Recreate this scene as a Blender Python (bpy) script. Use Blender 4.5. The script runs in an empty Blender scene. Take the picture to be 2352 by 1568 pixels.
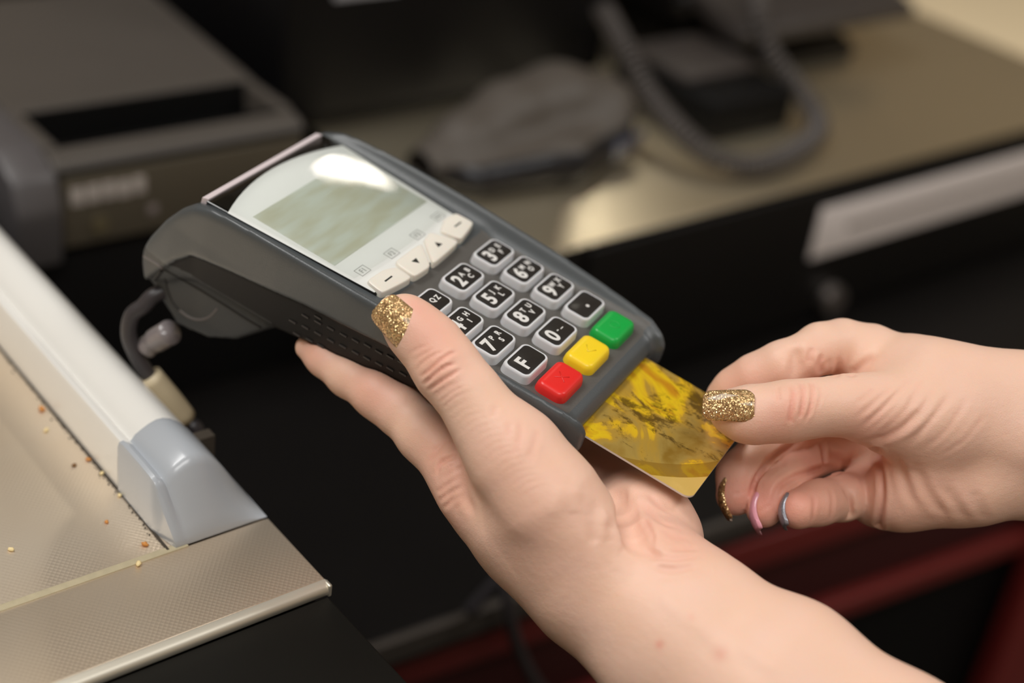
import bpy, bmesh, math, random
import numpy as np
from mathutils import Vector, Matrix
from mathutils.bvhtree import BVHTree

random.seed(7); rng = np.random.default_rng(7)
COL = bpy.context.scene.collection
PI = math.pi

# ------------------------------------------------------------------ frames
FPX, CX, CY = 3400., 1176., 784.            # focal length in pixels of the 2352 x 1568 frame
_d1 = np.array([4539, 1364, -3400.]); _d2 = np.array([-3310, 2537, -3400.])
_x = _d1/np.linalg.norm(_d1); _z = np.cross(_x, _d2); _z /= np.linalg.norm(_z)
if _z[1] < 0: _z = -_z
M = np.stack([_x, np.cross(_z, _x), _z])     # lens axes -> world axes
CAM = np.array([0, 0, 1.25])
R = np.array([[0.4801, -0.8348, 0.2696], [0.4345, 0.4933, 0.7536], [-0.762, -0.2446, 0.5995]])
_u, _s, _v = np.linalg.svd(R); R = _u @ _v
T = np.array([-16.637, 22.358, -515.281])    # terminal pose, mm

def ray(px, py): return np.array([(px-CX)/FPX, -(py-CY)/FPX, -1.])
def cam(px, py, d): return ray(px, py)*d                 # mm
def tl(x, y, z): return R @ np.array([x, y, z], float) + T    # terminal mm -> mm
def c2w(v): return CAM + (np.asarray(v) @ M.T)/1000.          # mm rows -> world m
def pl(px, py, ax, val):
    r = M @ ray(px, py); t = (val-CAM[ax])/r[ax]; return CAM + t*r

# ------------------------------------------------------------------ objects
def tag(o, label=None, cat=None, group=None, kind=None):
    if label: o['label'] = label
    if cat: o['category'] = cat
    if group: o['group'] = group
    if kind: o['kind'] = kind
    return o
def mesh_obj(name, verts, faces, mat=None, parent=None, smooth=False, origin=None):
    me = bpy.data.meshes.new(name)
    v = np.asarray(verts, float)
    if origin is not None: v = v - np.asarray(origin)
    me.from_pydata(v.tolist(), [], [list(f) for f in faces]); me.update()
    o = bpy.data.objects.new(name, me); COL.objects.link(o)
    if mat: me.materials.append(mat)
    if smooth: me.polygons.foreach_set('use_smooth', [True]*len(me.polygons))
    if origin is not None: o.location = origin
    if parent: o.parent = parent
    return o
def bm_obj(name, bm, mat=None, parent=None, smooth=False, angle=None):
    me = bpy.data.meshes.new(name); bmesh.ops.recalc_face_normals(bm, faces=bm.faces[:]); bm.to_mesh(me); bm.free()
    o = bpy.data.objects.new(name, me); COL.objects.link(o)
    if mat:
        for m in (mat if isinstance(mat, (list, tuple)) else [mat]): me.materials.append(m)
    if smooth:
        me.polygons.foreach_set('use_smooth', [True]*len(me.polygons))
        if angle: me.set_sharp_from_angle(angle=math.radians(angle))
    if parent: o.parent = parent
    return o
def empty(name, loc=(0, 0, 0), mat=None):
    o = bpy.data.objects.new(name, None); COL.objects.link(o); o.empty_display_size = .02
    if mat is not None: o.matrix_world = mat
    else: o.location = loc
    return o
def bm_box(bm, x0, x1, y0, y1, z0, z1, bev=0, seg=2):
    r = bmesh.ops.create_cube(bm, size=1); vs = r['verts']
    for v in vs:
        v.co = Vector((x0+(v.co.x+.5)*(x1-x0), y0+(v.co.y+.5)*(y1-y0), z0+(v.co.z+.5)*(z1-z0)))
    if bev:
        es = list({e for v in vs for e in v.link_edges})
        bmesh.ops.bevel(bm, geom=es, offset=bev, segments=seg, affect='EDGES', profile=.5)
def box(name, dims, mat, parent=None, bev=0, seg=3):
    x0, x1, y0, y1, z0, z1 = dims
    bm = bmesh.new(); bm_box(bm, x0, x1, y0, y1, z0, z1, bev, seg)
    return bm_obj(name, bm, mat, parent, smooth=bev > 0, angle=50)
def extrude_poly(name, pts, axis, a, b, mat, parent=None, bev=0, smooth=False, angle=35, seg=2):
    """closed polygon in the plane normal to axis, extruded a..b"""
    bm = bmesh.new(); o = [i for i in range(3) if i != axis]
    def mk(p, t):
        c = [0, 0, 0]; c[axis] = t; c[o[0]] = p[0]; c[o[1]] = p[1]; return bm.verts.new(c)
    A = [mk(p, a) for p in pts]; B = [mk(p, b) for p in pts]; n = len(pts)
    bm.faces.new(A[::-1]); bm.faces.new(B)
    for i in range(n): bm.faces.new((A[i], A[(i+1) % n], B[(i+1) % n], B[i]))
    if bev: bmesh.ops.bevel(bm, geom=[e for e in bm.edges], offset=bev, segments=seg, affect='EDGES', profile=.5)
    return bm_obj(name, bm, mat, parent, smooth=smooth, angle=angle)
def rr(w, h, r, n=6):
    pts = []
    for cx, cy, a0 in ((w/2-r, h/2-r, 0), (-w/2+r, h/2-r, 90), (-w/2+r, -h/2+r, 180), (w/2-r, -h/2+r, 270)):
        for i in range(n+1):
            a = math.radians(a0+90*i/n); pts.append((cx+r*math.cos(a), cy+r*math.sin(a)))
    return pts
def loft(name, loops, mat, parent=None, smooth=True, angle=40):
    bm = bmesh.new(); L = [[bm.verts.new(p) for p in lp] for lp in loops]; n = len(L[0])
    bm.faces.new(L[0][::-1]); bm.faces.new(L[-1])
    for a, b in zip(L, L[1:]):
        for i in range(n): bm.faces.new((a[i], a[(i+1) % n], b[(i+1) % n], b[i]))
    return bm_obj(name, bm, mat, parent, smooth=smooth, angle=angle)
def rr_stack(name, cx, cy, w, h, r, levels, mat, parent=None, s=.001):
    loops = []
    for ins, z in levels:
        loops.append([((cx+x)*s, (cy+y)*s, z*s) for x, y in rr(w-2*ins, h-2*ins, max(r-ins, .15))])
    return loft(name, loops, mat, parent)
def catmull(pts, n=8):
    P = [np.array(p, float) for p in pts]; P = [2*P[0]-P[1]] + P + [2*P[-1]-P[-2]]; out = []
    for i in range(1, len(P)-2):
        for j in range(n):
            t = j/n; a, b, c, d = P[i-1:i+3]
            out.append(.5*((2*b)+(-a+c)*t+(2*a-5*b+4*c-d)*t*t+(-a+3*b-3*c+d)*t**3))
    out.append(P[-2]); return np.array(out)
def tube_mesh(pts, r, seg=10, cap=True):
    pts = np.asarray(pts, float); n = len(pts); rad = np.full(n, r) if np.isscalar(r) else np.asarray(r, float)
    tang = np.gradient(pts, axis=0); tang /= np.linalg.norm(tang, axis=1)[:, None]+1e-12
    up = np.array([0, 0, 1.]) if abs(tang[0][2]) < .9 else np.array([1., 0, 0]); V = []; N = up-tang[0]*(up@tang[0]); N /= np.linalg.norm(N)
    for i in range(n):
        N = N-tang[i]*(N@tang[i]); N /= np.linalg.norm(N)+1e-12; B = np.cross(tang[i], N)
        for k in range(seg):
            a = 2*PI*k/seg; V.append(pts[i]+rad[i]*(math.cos(a)*N+math.sin(a)*B))
    F = [(i*seg+k, i*seg+(k+1) % seg, (i+1)*seg+(k+1) % seg, (i+1)*seg+k) for i in range(n-1) for k in range(seg)]
    if cap: F += [tuple(range(seg))[::-1], tuple((n-1)*seg+k for k in range(seg))]
    return np.array(V), F

# ------------------------------------------------------------------ materials
def srgb(r, g, b): return tuple(((c/255/12.92) if c/255 <= .04045 else ((c/255+.055)/1.055)**2.4) for c in (r, g, b))+(1,)
def mat(name, col, rough=.5, metal=0, noise=0, nscale=300, bump=0, bscale=800, coat=0, spec=.5, **kw):
    m = bpy.data.materials.new(name); m.use_nodes = True; nt = m.node_tree; b = nt.nodes['Principled BSDF']
    b.inputs['Base Color'].default_value = col; b.inputs['Roughness'].default_value = rough
    b.inputs['Metallic'].default_value = metal; b.inputs['Coat Weight'].default_value = coat; b.inputs['Coat Roughness'].default_value = .04
    b.inputs['Specular IOR Level'].default_value = spec
    for k, v in kw.items(): b.inputs[k.replace('_', ' ')].default_value = v
    tc = nt.nodes.new('ShaderNodeTexCoord')
    if noise:
        n = nt.nodes.new('ShaderNodeTexNoise'); n.inputs['Scale'].default_value = nscale; n.inputs['Detail'].default_value = 4
        mx = nt.nodes.new('ShaderNodeMix'); mx.data_type = 'RGBA'; nt.links.new(tc.outputs['Object'], n.inputs['Vector'])
        nt.links.new(n.outputs['Fac'], mx.inputs[0])
        mx.inputs[6].default_value = tuple(c*(1-noise) for c in col[:3])+(1,); mx.inputs[7].default_value = tuple(min(1, c*(1+noise)) for c in col[:3])+(1,)
        nt.links.new(mx.outputs[2], b.inputs['Base Color'])
    if bump:
        n = nt.nodes.new('ShaderNodeTexNoise'); n.inputs['Scale'].default_value = bscale; n.inputs['Detail'].default_value = 3
        bp = nt.nodes.new('ShaderNodeBump'); bp.inputs['Strength'].default_value = bump; bp.inputs['Distance'].default_value = .0005
        nt.links.new(tc.outputs['Object'], n.inputs['Vector']); nt.links.new(n.outputs['Fac'], bp.inputs['Height']); nt.links.new(bp.outputs['Normal'], b.inputs['Normal'])
    return m
def N(nt, t, **kw):
    n = nt.nodes.new(t)
    for k, v in kw.items(): setattr(n, k, v)
    return n

M_body = mat('terminal_plastic', srgb(76, 80, 82), .34, noise=.06, nscale=60, bump=.15, bscale=2500)
M_face = mat('keypad_plastic', srgb(88, 85, 81), .42, noise=.10, nscale=90, bump=.25, bscale=2500)
M_gripshade = mat('grip_shaded', srgb(30, 28, 27), .6, spec=.3, bump=.2, bscale=2500)  # grip colour darkened for the shade where the wall slopes in
M_seam = mat('seam_black', srgb(22, 20, 19), .6)
M_ridge = mat('seam_grey', srgb(112, 106, 104), .4)
M_keyside = mat('key_rubber', srgb(218, 218, 220), .38, Subsurface_Weight=.15, Subsurface_Scale=.001, noise=.03)
M_keytop = mat('key_label_black', srgb(44, 41, 39), .3, noise=.05, nscale=200)
M_ink = mat('legend_white', srgb(226, 224, 220), .45)
M_dark = mat('ink_black', srgb(38, 38, 34), .5)
M_inkgrey = mat('ink_grey', srgb(150, 150, 146), .5)
M_cream = mat('softkey_cream', srgb(232, 226, 214), .35, Subsurface_Weight=.2, Subsurface_Scale=.001)
M_plate = mat('display_plate', srgb(228, 229, 225), .35, noise=.015, nscale=40)
M_bezel = mat('bezel_black', srgb(22, 21, 18), .12, coat=.6)
M_silver = mat('bezel_silver', srgb(236, 222, 224), .3, metal=.15)
M_red = mat('key_red', srgb(232, 44, 40), .34, Subsurface_Weight=.15, Subsurface_Scale=.0015)
M_yel = mat('key_yellow', srgb(250, 214, 40), .34, Subsurface_Weight=.15, Subsurface_Scale=.0015)
M_grn = mat('key_green', srgb(22, 168, 70), .34, Subsurface_Weight=.15, Subsurface_Scale=.0015)

def lcd_mat():
    m = mat('lcd', srgb(176, 180, 160), .3); nt = m.node_tree; b = nt.nodes['Principled BSDF']
    tc = N(nt, 'ShaderNodeTexCoord'); mp = N(nt, 'ShaderNodeMapping'); mp.inputs['Scale'].default_value = (20, 90, 20); mp.inputs['Rotation'].default_value = (0, 0, .1)
    no = N(nt, 'ShaderNodeTexNoise'); no.inputs['Scale'].default_value = 2.2; no.inputs['Detail'].default_value = 2
    cr = N(nt, 'ShaderNodeValToRGB'); cr.color_ramp.elements[0].color = srgb(180, 181, 160); cr.color_ramp.elements[1].color = srgb(190, 196, 184)
    cr.color_ramp.elements[0].position = .35; cr.color_ramp.elements[1].position = .65
    nt.links.new(tc.outputs['Object'], mp.inputs[0]); nt.links.new(mp.outputs[0], no.inputs['Vector']); nt.links.new(no.outputs['Fac'], cr.inputs[0]); nt.links.new(cr.outputs[0], b.inputs['Base Color'])
    return m
def window_mat():
    m = bpy.data.materials.new('clear_window'); m.use_nodes = True; nt = m.node_tree; nt.nodes.clear()
    o = N(nt, 'ShaderNodeOutputMaterial'); t = N(nt, 'ShaderNodeBsdfTransparent'); g = N(nt, 'ShaderNodeBsdfGlossy'); g.inputs['Roughness'].default_value = .03
    f = N(nt, 'ShaderNodeFresnel'); f.inputs['IOR'].default_value = 1.5; mx = N(nt, 'ShaderNodeMixShader')
    t.inputs['Color'].default_value = (.97, .98, .97, 1)
    nt.links.new(f.outputs[0], mx.inputs[0]); nt.links.new(t.outputs[0], mx.inputs[1]); nt.links.new(g.outputs[0], mx.inputs[2]); nt.links.new(mx.outputs[0], o.inputs[0])
    return m
def glitter_mat():
    m = mat('gold_glitter', srgb(196, 156, 84), .28, metal=.6, coat=.5); nt = m.node_tree; b = nt.nodes['Principled BSDF']
    tc = N(nt, 'ShaderNodeTexCoord'); vo = N(nt, 'ShaderNodeTexVoronoi'); vo.inputs['Scale'].default_value = 3000
    nt.links.new(tc.outputs['Object'], vo.inputs['Vector'])
    cr = N(nt, 'ShaderNodeValToRGB'); e = cr.color_ramp.elements; e[0].color = srgb(150, 112, 74); e[1].color = srgb(255, 232, 176); e.new(.5).color = srgb(204, 164, 116); e.new(.82).color = srgb(216, 178, 120)
    sp = N(nt, 'ShaderNodeSeparateColor'); nt.links.new(vo.outputs['Color'], sp.inputs[0]); nt.links.new(sp.outputs[0], cr.inputs[0]); nt.links.new(cr.outputs[0], b.inputs['Base Color'])
    ge = N(nt, 'ShaderNodeNewGeometry'); sb = N(nt, 'ShaderNodeVectorMath', operation='SUBTRACT'); sb.inputs[1].default_value = (.5, .5, .5)
    sc = N(nt, 'ShaderNodeVectorMath', operation='SCALE'); sc.inputs['Scale'].default_value = .9; ad = N(nt, 'ShaderNodeVectorMath', operation='ADD'); nm = N(nt, 'ShaderNodeVectorMath', operation='NORMALIZE')
    nt.links.new(vo.outputs['Color'], sb.inputs[0]); nt.links.new(sb.outputs[0], sc.inputs[0]); nt.links.new(sc.outputs[0], ad.inputs[0]); nt.links.new(ge.outputs['Normal'], ad.inputs[1])
    nt.links.new(ad.outputs[0], nm.inputs[0]); nt.links.new(nm.outputs[0], b.inputs['Normal'])
    return m
def skin_mat(name):
    m = bpy.data.materials.new(name); m.use_nodes = True; nt = m.node_tree; b = nt.nodes['Principled BSDF']
    tc = N(nt, 'ShaderNodeTexCoord'); at = N(nt, 'ShaderNodeAttribute'); at.attribute_name = 'redness'
    n1 = N(nt, 'ShaderNodeTexNoise'); n1.inputs['Scale'].default_value = 75; n1.inputs['Detail'].default_value = 4
    nt.links.new(tc.outputs['Object'], n1.inputs['Vector'])
    c1 = N(nt, 'ShaderNodeMix', data_type='RGBA'); c1.inputs[6].default_value = srgb(240, 194, 166); c1.inputs[7].default_value = srgb(245, 212, 192)
    nt.links.new(n1.outputs['Fac'], c1.inputs[0])
    c2 = N(nt, 'ShaderNodeMix', data_type='RGBA'); c2.inputs[7].default_value = srgb(228, 136, 118)
    ma = N(nt, 'ShaderNodeMath', operation='MULTIPLY_ADD'); ma.inputs[1].default_value = .25; ma.inputs[2].default_value = -.08; nt.links.new(n1.outputs['Fac'], ma.inputs[0])
    ad = N(nt, 'ShaderNodeMath', operation='ADD', use_clamp=True); nt.links.new(ma.outputs[0], ad.inputs[0]); nt.links.new(at.outputs['Fac'], ad.inputs[1])
    nt.links.new(ad.outputs[0], c2.inputs[0]); nt.links.new(c1.outputs[2], c2.inputs[6]); nt.links.new(c2.outputs[2], b.inputs['Base Color'])
    b.inputs['Roughness'].default_value = .48; b.inputs['Specular IOR Level'].default_value = .42
    b.inputs['Subsurface Weight'].default_value = .25; b.inputs['Subsurface Radius'].default_value = (1, .32, .16); b.inputs['Subsurface Scale'].default_value = .0025
    v = N(nt, 'ShaderNodeTexVoronoi', feature='DISTANCE_TO_EDGE'); v.inputs['Scale'].default_value = 1300; nt.links.new(tc.outputs['Object'], v.inputs['Vector'])
    n2 = N(nt, 'ShaderNodeTexNoise'); n2.inputs['Scale'].default_value = 420; n2.inputs['Detail'].default_value = 5; nt.links.new(tc.outputs['Object'], n2.inputs['Vector'])
    am = N(nt, 'ShaderNodeMath', operation='MULTIPLY_ADD'); am.inputs[1].default_value = .5; nt.links.new(v.outputs['Distance'], am.inputs[0]); nt.links.new(n2.outputs['Fac'], am.inputs[2])
    bp = N(nt, 'ShaderNodeBump'); bp.inputs['Strength'].default_value = .35; bp.inputs['Distance'].default_value = .0004
    nt.links.new(am.outputs[0], bp.inputs['Height']); nt.links.new(bp.outputs['Normal'], b.inputs['Normal'])
    return m
def card_mat():
    m = mat('card_gold_print', srgb(214, 170, 40), .28, coat=.6); nt = m.node_tree; b = nt.nodes['Principled BSDF']
    tc = N(nt, 'ShaderNodeTexCoord')
    mp = N(nt, 'ShaderNodeMapping'); mp.inputs['Scale'].default_value = (1, .62, 1); mp.inputs['Rotation'].default_value = (0, 0, .5); nt.links.new(tc.outputs['Object'], mp.inputs[0])
    n1 = N(nt, 'ShaderNodeTexNoise'); n1.inputs['Scale'].default_value = 46; n1.inputs['Detail'].default_value = 6; n1.inputs['Distortion'].default_value = 1.2
    n2 = N(nt, 'ShaderNodeTexNoise'); n2.inputs['Scale'].default_value = 260; n2.inputs['Detail'].default_value = 10; n2.inputs['Roughness'].default_value = .78; n2.inputs['Distortion'].default_value = .5
    n3 = N(nt, 'ShaderNodeTexNoise'); n3.inputs['Scale'].default_value = 55; n3.inputs['Detail'].default_value = 2
    for n in (n1, n2, n3): nt.links.new(mp.outputs[0], n.inputs['Vector'])
    r1 = N(nt, 'ShaderNodeValToRGB'); e = r1.color_ramp.elements; e[0].position = .36; e[0].color = srgb(214, 150, 30); e[1].position = .66; e[1].color = srgb(158, 122, 44)
    e.new(.42).color = srgb(244, 206, 32); e.new(.465).color = srgb(236, 190, 40); e.new(.49).color = srgb(196, 156, 60); e.new(.57).color = srgb(180, 150, 76)
    nt.links.new(n1.outputs['Fac'], r1.inputs[0])
    mul = N(nt, 'ShaderNodeMath', operation='MULTIPLY_ADD'); mul.inputs[1].default_value = .55; nt.links.new(n3.outputs['Fac'], mul.inputs[0]); 
    sc = N(nt, 'ShaderNodeMath', operation='MULTIPLY'); sc.inputs[1].default_value = .6; nt.links.new(n2.outputs['Fac'], sc.inputs[0]); nt.links.new(sc.outputs[0], mul.inputs[2])
    r2 = N(nt, 'ShaderNodeValToRGB'); e = r2.color_ramp.elements; e[0].position = .61; e[0].color = (0, 0, 0, 1); e[1].position = .67; e[1].color = (1, 1, 1, 1)
    nt.links.new(mul.outputs[0], r2.inputs[0])
    mx = N(nt, 'ShaderNodeMix', data_type='RGBA'); mx.inputs[7].default_value = srgb(84, 60, 18)
    dm = N(nt, 'ShaderNodeMath', operation='MULTIPLY'); dm.inputs[1].default_value = .85; nt.links.new(r2.outputs[0], dm.inputs[0]); nt.links.new(dm.outputs[0], mx.inputs[0]); nt.links.new(r1.outputs[0], mx.inputs[6])
    # pale swoosh in the outer corner
    sx = N(nt, 'ShaderNodeSeparateXYZ'); nt.links.new(tc.outputs['Object'], sx.inputs[0])
    vd = N(nt, 'ShaderNodeVectorMath', operation='DISTANCE'); nt.links.new(tc.outputs['Object'], vd.inputs[0]); vd.inputs[1].default_value = (.030, .012, 0)
    gt = N(nt, 'ShaderNodeMath', operation='GREATER_THAN'); gt.inputs[1].default_value = .0695; nt.links.new(vd.outputs['Value'], gt.inputs[0])
    lt = N(nt, 'ShaderNodeMath', operation='LESS_THAN'); lt.inputs[1].default_value = 0; nt.links.new(sx.outputs['X'], lt.inputs[0])
    an = N(nt, 'ShaderNodeMath', operation='MULTIPLY'); nt.links.new(gt.outputs[0], an.inputs[0]); nt.links.new(lt.outputs[0], an.inputs[1])
    gt2 = N(nt, 'ShaderNodeMath', operation='GREATER_THAN'); gt2.inputs[1].default_value = .0635; nt.links.new(vd.outputs['Value'], gt2.inputs[0])
    an2 = N(nt, 'ShaderNodeMath', operation='MULTIPLY'); nt.links.new(gt2.outputs[0], an2.inputs[0]); nt.links.new(lt.outputs[0], an2.inputs[1])
    hs = N(nt, 'ShaderNodeMath', operation='MULTIPLY'); hs.inputs[1].default_value = .7; nt.links.new(an2.outputs[0], hs.inputs[0])
    m1 = N(nt, 'ShaderNodeMix', data_type='RGBA'); m1.inputs[7].default_value = srgb(150, 112, 34); nt.links.new(hs.outputs[0], m1.inputs[0]); nt.links.new(mx.outputs[2], m1.inputs[6])
    m2 = N(nt, 'ShaderNodeMix', data_type='RGBA'); m2.inputs[7].default_value = srgb(226, 190, 104); nt.links.new(an.outputs[0], m2.inputs[0]); nt.links.new(m1.outputs[2], m2.inputs[6])
    nt.links.new(m2.outputs[2], b.inputs['Base Color']); b.inputs['Metallic'].default_value = .25
    return m
def deck_mat():
    m = mat('embossed_steel', srgb(188, 180, 168), .42, metal=.8); nt = m.node_tree; b = nt.nodes['Principled BSDF']
    tc = N(nt, 'ShaderNodeTexCoord'); mp = N(nt, 'ShaderNodeMapping'); mp.inputs['Scale'].default_value = (760, 640, 640); mp.inputs['Rotation'].default_value = (0, 0, .78)
    nt.links.new(tc.outputs['Object'], mp.inputs[0])
    vo = N(nt, 'ShaderNodeTexVoronoi'); vo.inputs['Scale'].default_value = 1; vo.inputs['Randomness'].default_value = 0; nt.links.new(mp.outputs[0], vo.inputs['Vector'])
    bp = N(nt, 'ShaderNodeBump'); bp.inputs['Strength'].default_value = .3; bp.inputs['Distance'].default_value = .0004; nt.links.new(vo.outputs['Distance'], bp.inputs['Height']); nt.links.new(bp.outputs['Normal'], b.inputs['Normal'])
    n = N(nt, 'ShaderNodeTexNoise'); n.inputs['Scale'].default_value = 14; n.inputs['Detail'].default_value = 3; nt.links.new(tc.outputs['Object'], n.inputs['Vector'])
    cr = N(nt, 'ShaderNodeValToRGB'); cr.color_ramp.elements[0].color = srgb(226, 204, 176); cr.color_ramp.elements[1].color = srgb(238, 228, 212); nt.links.new(n.outputs['Fac'], cr.inputs[0]); nt.links.new(cr.outputs[0], b.inputs['Base Color'])
    return m
M_glit_ = None; M_glit = glitter_mat(); M_skin = skin_mat('skin'); M_win = window_mat(); M_lcd = lcd_mat()

# ------------------------------------------------------------------ distance-field sculpting (mm)
class Grid:
    def __init__(s, lo, hi, h):
        s.lo = np.array(lo, float); s.h = h; s.n = np.ceil((np.array(hi)-s.lo)/h).astype(int)+1
        s.F = np.full(s.n, 1e3, np.float32); s.ax = [(s.lo[i]+h*np.arange(s.n[i])).astype(np.float32) for i in range(3)]
    def sl(s, a, b):
        i0 = np.clip(np.floor((a-s.lo)/s.h).astype(int), 0, s.n-1); i1 = np.clip(np.ceil((b-s.lo)/s.h).astype(int)+1, 1, s.n)
        return tuple(slice(int(p), int(q)) for p, q in zip(i0, i1))
    def pts(s, sl):
        return s.ax[0][sl[0]][:, None, None], s.ax[1][sl[1]][None, :, None], s.ax[2][sl[2]][None, None, :]
class SubGrid(Grid):
    def __init__(s, G, sl):
        s.h = G.h; s.lo = np.array([G.ax[i][sl[i]][0] for i in range(3)], float); s.ax = [G.ax[i][sl[i]] for i in range(3)]
        s.n = np.array([len(a) for a in s.ax]); s.F = np.full(s.n, 1e3, np.float32)
def smin(a, b, k):
    h = np.maximum(k-np.abs(a-b), 0)/k; return np.minimum(a, b)-h*h*k*.25
def cone(G, F, a, b, ra, rb, k, flat=None, fs=1.):
    a = np.asarray(a, float); b = np.asarray(b, float); m = max(ra, rb)*1.05+k+1.5
    sl = G.sl(np.minimum(a, b)-m, np.maximum(a, b)+m)
    if any(q.stop-q.start < 2 for q in sl): return
    X, Y, Z = G.pts(sl); ab = b-a; L2 = float(ab@ab)+1e-9
    px, py, pz = X-a[0], Y-a[1], Z-a[2]
    t = np.clip((px*ab[0]+py*ab[1]+pz*ab[2])/L2, 0, 1)
    qx, qy, qz = px-t*ab[0], py-t*ab[1], pz-t*ab[2]
    if flat is not None:
        n = np.asarray(flat, float); n = n/np.linalg.norm(n); e = (qx*n[0]+qy*n[1]+qz*n[2])*(1/fs-1)
        qx, qy, qz = qx+e*n[0], qy+e*n[1], qz+e*n[2]
    d = np.sqrt(qx*qx+qy*qy+qz*qz)-(ra+t*(rb-ra))
    F[sl] = smin(F[sl], d.astype(np.float32), k)
def chain(G, F, nodes, k, flat=None, fs=1.):
    for (p, r), (q, s) in zip(nodes, nodes[1:]): cone(G, F, p, q, r, s, k, flat, fs)
def surface_nets(F, lo, h):
    s = F < 0; nx, ny, nz = F.shape
    c = [s[i:nx-1+i, j:ny-1+j, k:nz-1+k] for i in (0, 1) for j in (0, 1) for k in (0, 1)]
    anyc = c[0].copy(); allc = c[0].copy()
    for q in c[1:]: anyc |= q; allc &= q
    act = anyc & ~allc; idx = np.argwhere(act); ids = np.full(act.shape, -1, np.int64); ids[tuple(idx.T)] = np.arange(len(idx))
    off = np.array([(i, j, k) for i in (0, 1) for j in (0, 1) for k in (0, 1)])
    val = np.stack([F[idx[:, 0]+o[0], idx[:, 1]+o[1], idx[:, 2]+o[2]] for o in off], 1).astype(float)
    acc = np.zeros((len(idx), 3)); cnt = np.zeros(len(idx))
    for a in range(8):
        for b in range(a+1, 8):
            if abs(off[a]-off[b]).sum() != 1: continue
            va, vb = val[:, a], val[:, b]; mk = (va < 0) != (vb < 0); t = np.where(mk, va/np.where(mk, va-vb, 1), 0)
            p = off[a]+t[:, None]*(off[b]-off[a]); acc += p*mk[:, None]; cnt += mk
    V = lo+h*(idx+acc/cnt[:, None]); Q = []
    for axs in range(3):
        o = [i for i in range(3) if i != axs]
        A = s[tuple(slice(0, -1) if i == axs else slice(1, -1) for i in range(3))]; B = s[tuple(slice(1, None) if i == axs else slice(1, -1) for i in range(3))]
        e = np.argwhere(A != B); e[:, o[0]] += 1; e[:, o[1]] += 1
        ins = s[tuple(e.T)]
        q = []
        for d0, d1 in ((1, 1), (0, 1), (0, 0), (1, 0)):
            f = e.copy(); f[:, o[0]] -= d0; f[:, o[1]] -= d1; q.append(ids[tuple(f.T)])
        q = np.stack(q, 1); flip = ins if axs != 1 else ~ins
        q[~flip] = q[~flip][:, ::-1]; Q.append(q)
    return V, np.concatenate(Q)
def smooth_mesh(V, Q, it, lam=.5):
    for k in range(it):
        S = np.zeros_like(V); c = np.zeros(len(V))
        for a in range(4):
            for b in (1, 3):
                i, j = Q[:, a], Q[:, (a+b) % 4]
                for d in range(3): S[:, d] += np.bincount(i, V[j, d], len(V))
                c += np.bincount(i, minlength=len(V))
        V = V+lam*(S/np.maximum(c, 1)[:, None]-V)
    return V
def normals(V, Q):
    n = np.cross(V[Q[:, 2]]-V[Q[:, 0]], V[Q[:, 3]]-V[Q[:, 1]]); R_ = np.zeros_like(V)
    for a in range(4):
        for d in range(3): R_[:, d] += np.bincount(Q[:, a], n[:, d], len(V))
    return R_/(np.linalg.norm(R_, axis=1)[:, None]+1e-12)
def quads_obj(name, V, Q, mat_, parent=None, origin=None):
    me = bpy.data.meshes.new(name); v = V if origin is None else V-np.asarray(origin)
    me.vertices.add(len(v)); me.vertices.foreach_set('co', np.ascontiguousarray(v, np.float32).ravel())
    me.loops.add(4*len(Q)); me.loops.foreach_set('vertex_index', Q.astype(np.int32).ravel())
    me.polygons.add(len(Q)); me.polygons.foreach_set('loop_start', np.arange(0, 4*len(Q), 4, dtype=np.int32))
    me.polygons.foreach_set('use_smooth', np.ones(len(Q), bool)); me.update(calc_edges=True); me.validate()
    o = bpy.data.objects.new(name, me); COL.objects.link(o)
    for mm_ in (mat_ if isinstance(mat_, (list, tuple)) else [mat_]): me.materials.append(mm_)
    if origin is not None: o.location = origin
    if parent: o.parent = parent
    return o
def poly_sdf(P, X, Y):
    """signed distance of points to closed polygon P (2D arrays X, Y)"""
    P = np.asarray(P, float); d = np.full(X.shape, 1e9); s = np.ones(X.shape)
    n = len(P)
    for i in range(n):
        a = P[i]; b = P[i-1]; e = b-a; wx, wy = X-a[0], Y-a[1]; t = np.clip((wx*e[0]+wy*e[1])/(e@e), 0, 1)
        d = np.minimum(d, (wx-e[0]*t)**2+(wy-e[1]*t)**2)
        c1 = Y >= a[1]; c2 = Y < b[1]; c3 = e[0]*wy > e[1]*wx
        flip = (c1 & c2 & c3) | (~c1 & ~c2 & ~c3); s = np.where(flip, -s, s)
    return s*np.sqrt(d)
def smax(a, b, k): return -smin(-a, -b, k)
#@@TERMINAL
# ------------------------------------------------------------------ payment terminal
rotW = M @ R; locW = c2w(T)
TM = Matrix([[*rotW[0], locW[0]], [*rotW[1], locW[1]], [*rotW[2], locW[2]], [0, 0, 0, 1]])
term = empty('payment_terminal', mat=TM)
tag(term, 'dark grey handheld card payment terminal with numbered keypad, held over the checkout by a hand', 'payment terminal')

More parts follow.
